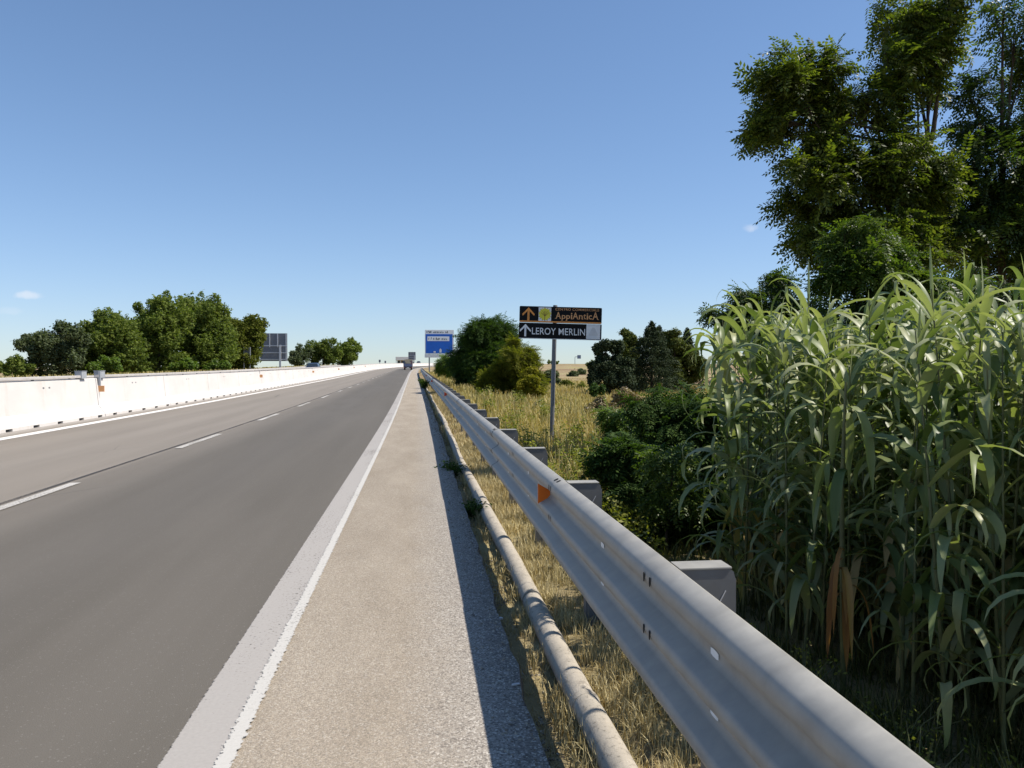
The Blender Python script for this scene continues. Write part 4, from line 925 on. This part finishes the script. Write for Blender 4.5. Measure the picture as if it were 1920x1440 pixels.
mb = MB(); mb.box(xx(813), xx(817), -.047, -.041, zz(661.5), zz(658.5)); mb.prism([(xx(824), zz(661)), (xx(828), zz(661)), (xx(828), zz(656)), (xx(826), zz(653)), (xx(824), zz(656))], -.047, -.041); mb.build('symbol', M['greyfilm'], fb)
mb = MB(); mb.box(xx(796.5), xx(851), -.03, .03, zz(670.5), zz(664), ch=.02); mb.build('lower_board', M['greyfilm'], bs)
for px in (805, 840):
    mb = MB(); mb.tube([(xx(px), .09, -.4), (xx(px), .09, zz(620))], .085, 10); mb.build('post', M['alu'], bs)

# ------------------------------------------------------------------ sign backs
def sign_back(label, px0, px1, py0, py1, zc, post_px, rz_=0, small=False):
    cx = (px0+px1)/2; b = at(cx, 690, zc); bz = gzX(b.x, b.y); k = zc/F
    root = thing('road_sign', label, 'sign', (b.x, b.y, bz), R(rz_)); X = lambda p: (p-cx)*k; Z = lambda p: at(cx, p, zc).z-bz
    mb = MB(); mb.box(X(px0), X(px1), 0, .05, Z(py1), Z(py0), ch=.012); mb.build('panel', M['alu'], root)
    if not small:
        W_, H_ = X(px1)-X(px0), Z(py0)-Z(py1)
        for f in (.02, .36, .65, .96):
            mb = MB(); mb.box(X(px0)+W_*f-.06, X(px0)+W_*f+.06, -.09, -.001, Z(py1)+H_*(.5 if f in (.36, .65) else 0), Z(py0)); mb.build('frame_bar', M['alubar'], root)
        for f in (.06, .30, .55):
            mb = MB(); mb.box(X(px0), X(px1), -.15, -.091, Z(py1)+H_*f-.06, Z(py1)+H_*f+.06); mb.build('frame_bar', M['alubar'], root)
    for p in post_px:
        mb = MB(); mb.box(X(p)-.14*(.35 if small else 1), X(p)+.14*(.35 if small else 1), -.36 if not small else -.09, -.152 if not small else -.001, -.5, (Z(py0)-(Z(py0)-Z(py1))*(.42 if not small else -.06)), ch=.01); mb.build('post', M['alubar'], root)
    return root
sign_back('large grey direction sign seen from behind on the left, partly behind the olive tree', 488, 538.5, 625, 677, 117, (526,), -4)
sign_back('narrow dark sign back between two pale posts left of the large grey sign back', 459.5, 468, 652, 672, 98, (458, 469.5), -4, True)
sign_back('distant grey sign back standing above the truck', 765.5, 779.5, 660, 675, 395, (777,), -10)
# cantilever sign on the skyline
zc = 900; b = at(1078, 684, zc); bz = gzX(b.x, b.y); H = at(1078, 669, zc).z-bz
root = thing('cantilever_sign', 'distant cantilever road sign on the skyline between sign post and conifers', 'sign', (b.x, b.y, bz))
mb = MB(); mb.tube([(0, 0, -1), (0, 0, H-.6), (.5, 0, H), (4.2, 0, H)], .28, 8); mb.build('post', M['alu'], root)
mb = MB(); mb.box(2.7, 7.0, -.4, -.2, H-2.2, H+2.0); mb.build('panel', simple('grey_blue_panel', (.13, .17, .25)), root)
# small posts by the bend
for px, py, zc, lab in ((712, 676, 230, 'thin marker post by the median near the bend, left one of two'), (722.5, 678, 260, 'thin marker post by the median near the bend, right one of two')):
    b = at(px, 690, zc); bz = rz(b.y); h = at(px, py-1.5, zc).z-bz; root = thing('marker_post', lab, 'post', (b.x, b.y, bz))
    mb = MB(); mb.tube([(0, 0, -.1), (0, 0, h)], .07, 8); mb.build('pole', M['alu'], root); mb = MB(); mb.box(-.28, .28, -.1, -.072, h-.75, h); mb.build('panel', M['alu'], root)

# ------------------------------------------------------------------ vehicles
def wheel(x, y, r, wd, root):
    mb = MB(); mb.tube([(x-wd/2, y, r), (x-wd/2+.02, y, r), (x+wd/2-.02, y, r), (x+wd/2, y, r)], [r*.92, r, r, r*.92], 18); wo_ = mb.build('wheel', M['rubber'], root)
    mb = MB(); mb.tube([(x-wd/2-.006, y, r), (x+wd/2+.006, y, r)], r*.58, 14); mb.build('rim', M['alubar'], wo_)
def car(label, X, Y, heading, paint, roadz=0):
    """local: front towards -Y"""
    root = thing('car', label, 'car', (X, Y, roadz), heading, 'cars on the road')
    pf = [(-2.1, .28), (-2.12, .55), (-2.0, .72), (-1.15, .90), (-.45, 1.38), (.2, 1.45), (1.1, 1.40), (1.75, 1.02), (2.05, .95), (2.12, .55), (2.08, .28)]
    mb = MB(); n = len(pf); vs = []
    for sgn, in ((-1,), (1,)):
        for a, z in pf: vs.append((sgn*(.87-(.22 if z > 1.2 else (.06 if z > .85 else 0))), a, z))
    mb.add(vs, [[i, (i+1) % n, n+(i+1) % n, n+i] for i in range(n)]+[list(range(n))[::-1], list(range(n, 2*n))]); mb.build('body', paint, root)
    def quad(name, pts, mat): m_ = MB(); m_.add(pts, [[0, 1, 2, 3]]); m_.build(name, mat, root)
    quad('windscreen', [(-.74, -1.14, .935), (.74, -1.14, .935), (.60, -.52, 1.37), (-.60, -.52, 1.37)], M['glass'])
    quad('rear_window', [(-.60, 1.18, 1.38), (.60, 1.18, 1.38), (.72, 1.74, 1.06), (-.72, 1.74, 1.06)], M['glass'])
    for s in (-1, 1): quad('side_window', [(s*.825, -.95, .97), (s*.825, 1.5, .99), (s*.668, 1.0, 1.36), (s*.668, -.38, 1.36)], M['glass'])
    for s in (-1, 1):
        mb = MB(); mb.box(s*.66-.16, s*.66+.16, -2.13, -2.02, .60, .73, ch=.02); mb.build('headlight', M['lamp_white'], root)
        mb = MB(); mb.box(s*.70-.12, s*.70+.12, 2.05, 2.135, .68, .85, ch=.02); mb.build('tail_light', M['lamp_red'], root)
        mb = MB(); mb.box(s*.95-.09, s*.95+.09, -.85, -.72, .95, 1.07, ch=.02); mb.build('mirror', paint, root)
        for a in (-1.32, 1.32): wheel(s*.80, a, .31, .2, root)
    mb = MB(); mb.box(-.26, .26, -2.145, -2.125, .42, .53); mb.build('number_plate', M['white'], root)
    mb = MB(); mb.box(-.5, .5, -2.135, -2.10, .28, .38); mb.build('grille', M['rubber'], root)
p = at(587, 690, 110); car('dark blue car coming the other way beyond the white barrier by the left trees', p.x, p.y, 0, M['carpaint'], rz(p.y)+.12)
p = at(785, 684, 430); car('dark car far off at the bend, right of the truck', p.x, p.y, R(-8), M['darkpaint'], at(785, 682, 430).z)
p = at(1049, 685, 800); car('tiny dark car on the skyline road right of the sign post', p.x, p.y, R(90), M['darkpaint'], at(1049, 686, 800).z)
# truck seen from behind
ty = 158; p = at(765, 690, ty); tz = rz(p.y)
tr = thing('truck', 'small box truck driving away in the right-hand lane, seen from behind', 'truck', (p.x, p.y, tz))
k = ty/F; w2 = 8.6*k; H0, H1 = .62, at(765, 673.5, ty).z-tz
mb = MB(); mb.box(-w2, w2, 0, 4.2, H0, H1-.25, ch=.02); bodyo = mb.build('cargo_box', M['truckgrey'], tr)
mb = MB(); mb.prism([(w2*math.cos(a)*1.01, H1-.30+.30*math.sin(a)) for a in [math.pi*i/10 for i in range(11)]], -.03, 4.22); mb.build('roof_cover', M['tan'], tr)
hh = H1-.25-H0
mb = MB(); mb.box(-w2*.9, w2*.9, -.025, -.002, H0+hh*.08, H0+hh*.5, ch=.008); mb.build('tailboard', M['bluedoor'], tr)
mb = MB(); mb.prism([(-w2*.55, H0+hh*.53), (w2*.6, H0+hh*.53), (w2*.6, H0+hh*.7), (w2*.2, H0+hh*.98), (-w2*.8, H0+hh*.98), (-w2*.5, H0+hh*.7)], -.04, -.003); mb.build('load_cover', M['tan'], tr)
mb = MB(); mb.box(w2*.62, w2*.97, -.03, -.003, H0+hh*.40, H0+hh*.95); mb.build('side_curtain', M['plum'], tr)
mb = MB(); mb.box(-w2*.85, w2*.85, -.05, .2, .40, .56, ch=.01); mb.build('bumper', M['darkpaint'], tr)
mb = MB(); mb.box(-w2*.5, w2*.5, .3, 5.8, .45, .61); mb.build('chassis', M['rubber'], tr)
for s in (-1, 1):
    mb = MB(); mb.box(s*w2*.78-.1, s*w2*.78+.1, -.07, -.051, .43, .54); mb.build('tail_light', M['lamp_red'], tr)
    wheel(s*w2*.72, .9, .38, .34, tr); wheel(s*w2*.74, 4.7, .38, .26, tr)
mb = MB(); mb.box(-.25, .25, -.066, -.052, .44, .53); mb.build('number_plate', M['white'], tr)
mb = MB(); mb.prism([(4.35, .6), (6.0, .6), (6.0, 1.25), (5.7, 1.95), (4.35, 2.0)], -w2*.92, w2*.92, axis='x'); mb.build('cab', M['white'], tr)
for s in (-1, 1): mb = MB(); mb.box(s*w2*1.12-.1, s*w2*1.12+.1, 5.4, 5.5, 1.35, 1.75); mb.build('mirror', M['darkpaint'], tr)
# roadside building
zc = 480; b = at(757, 690, zc); bz = gzX(b.x, b.y); Z = lambda py: at(757, py, zc).z-bz; k = zc/F
root = thing('building', 'low pale flat-roofed roadside building far off behind the truck', 'building', (b.x, b.y, bz))
mb = MB(); mb.box(-15*k, 19*k, 0, 9, Z(675.5), Z(669), ch=.1); mb.build('roof', M['plaster'], root)
mb = MB(); mb.box(-12*k, 16*k, 2, 8, -1, Z(675.5)-.01); mb.build('wall', M['ochre'], root)
for f in (-14, -6, 4, 12, 18): mb = MB(); mb.box(f*k-.2, f*k+.2, .6, 1, -1, Z(675.5)-.005); mb.build('column', M['plaster'], root)
for f in (-9, -1, 8): mb = MB(); mb.box(f*k-1, f*k+1, 1.93, 1.995, Z(681), Z(677)); mb.build('window', M['glass'], root)
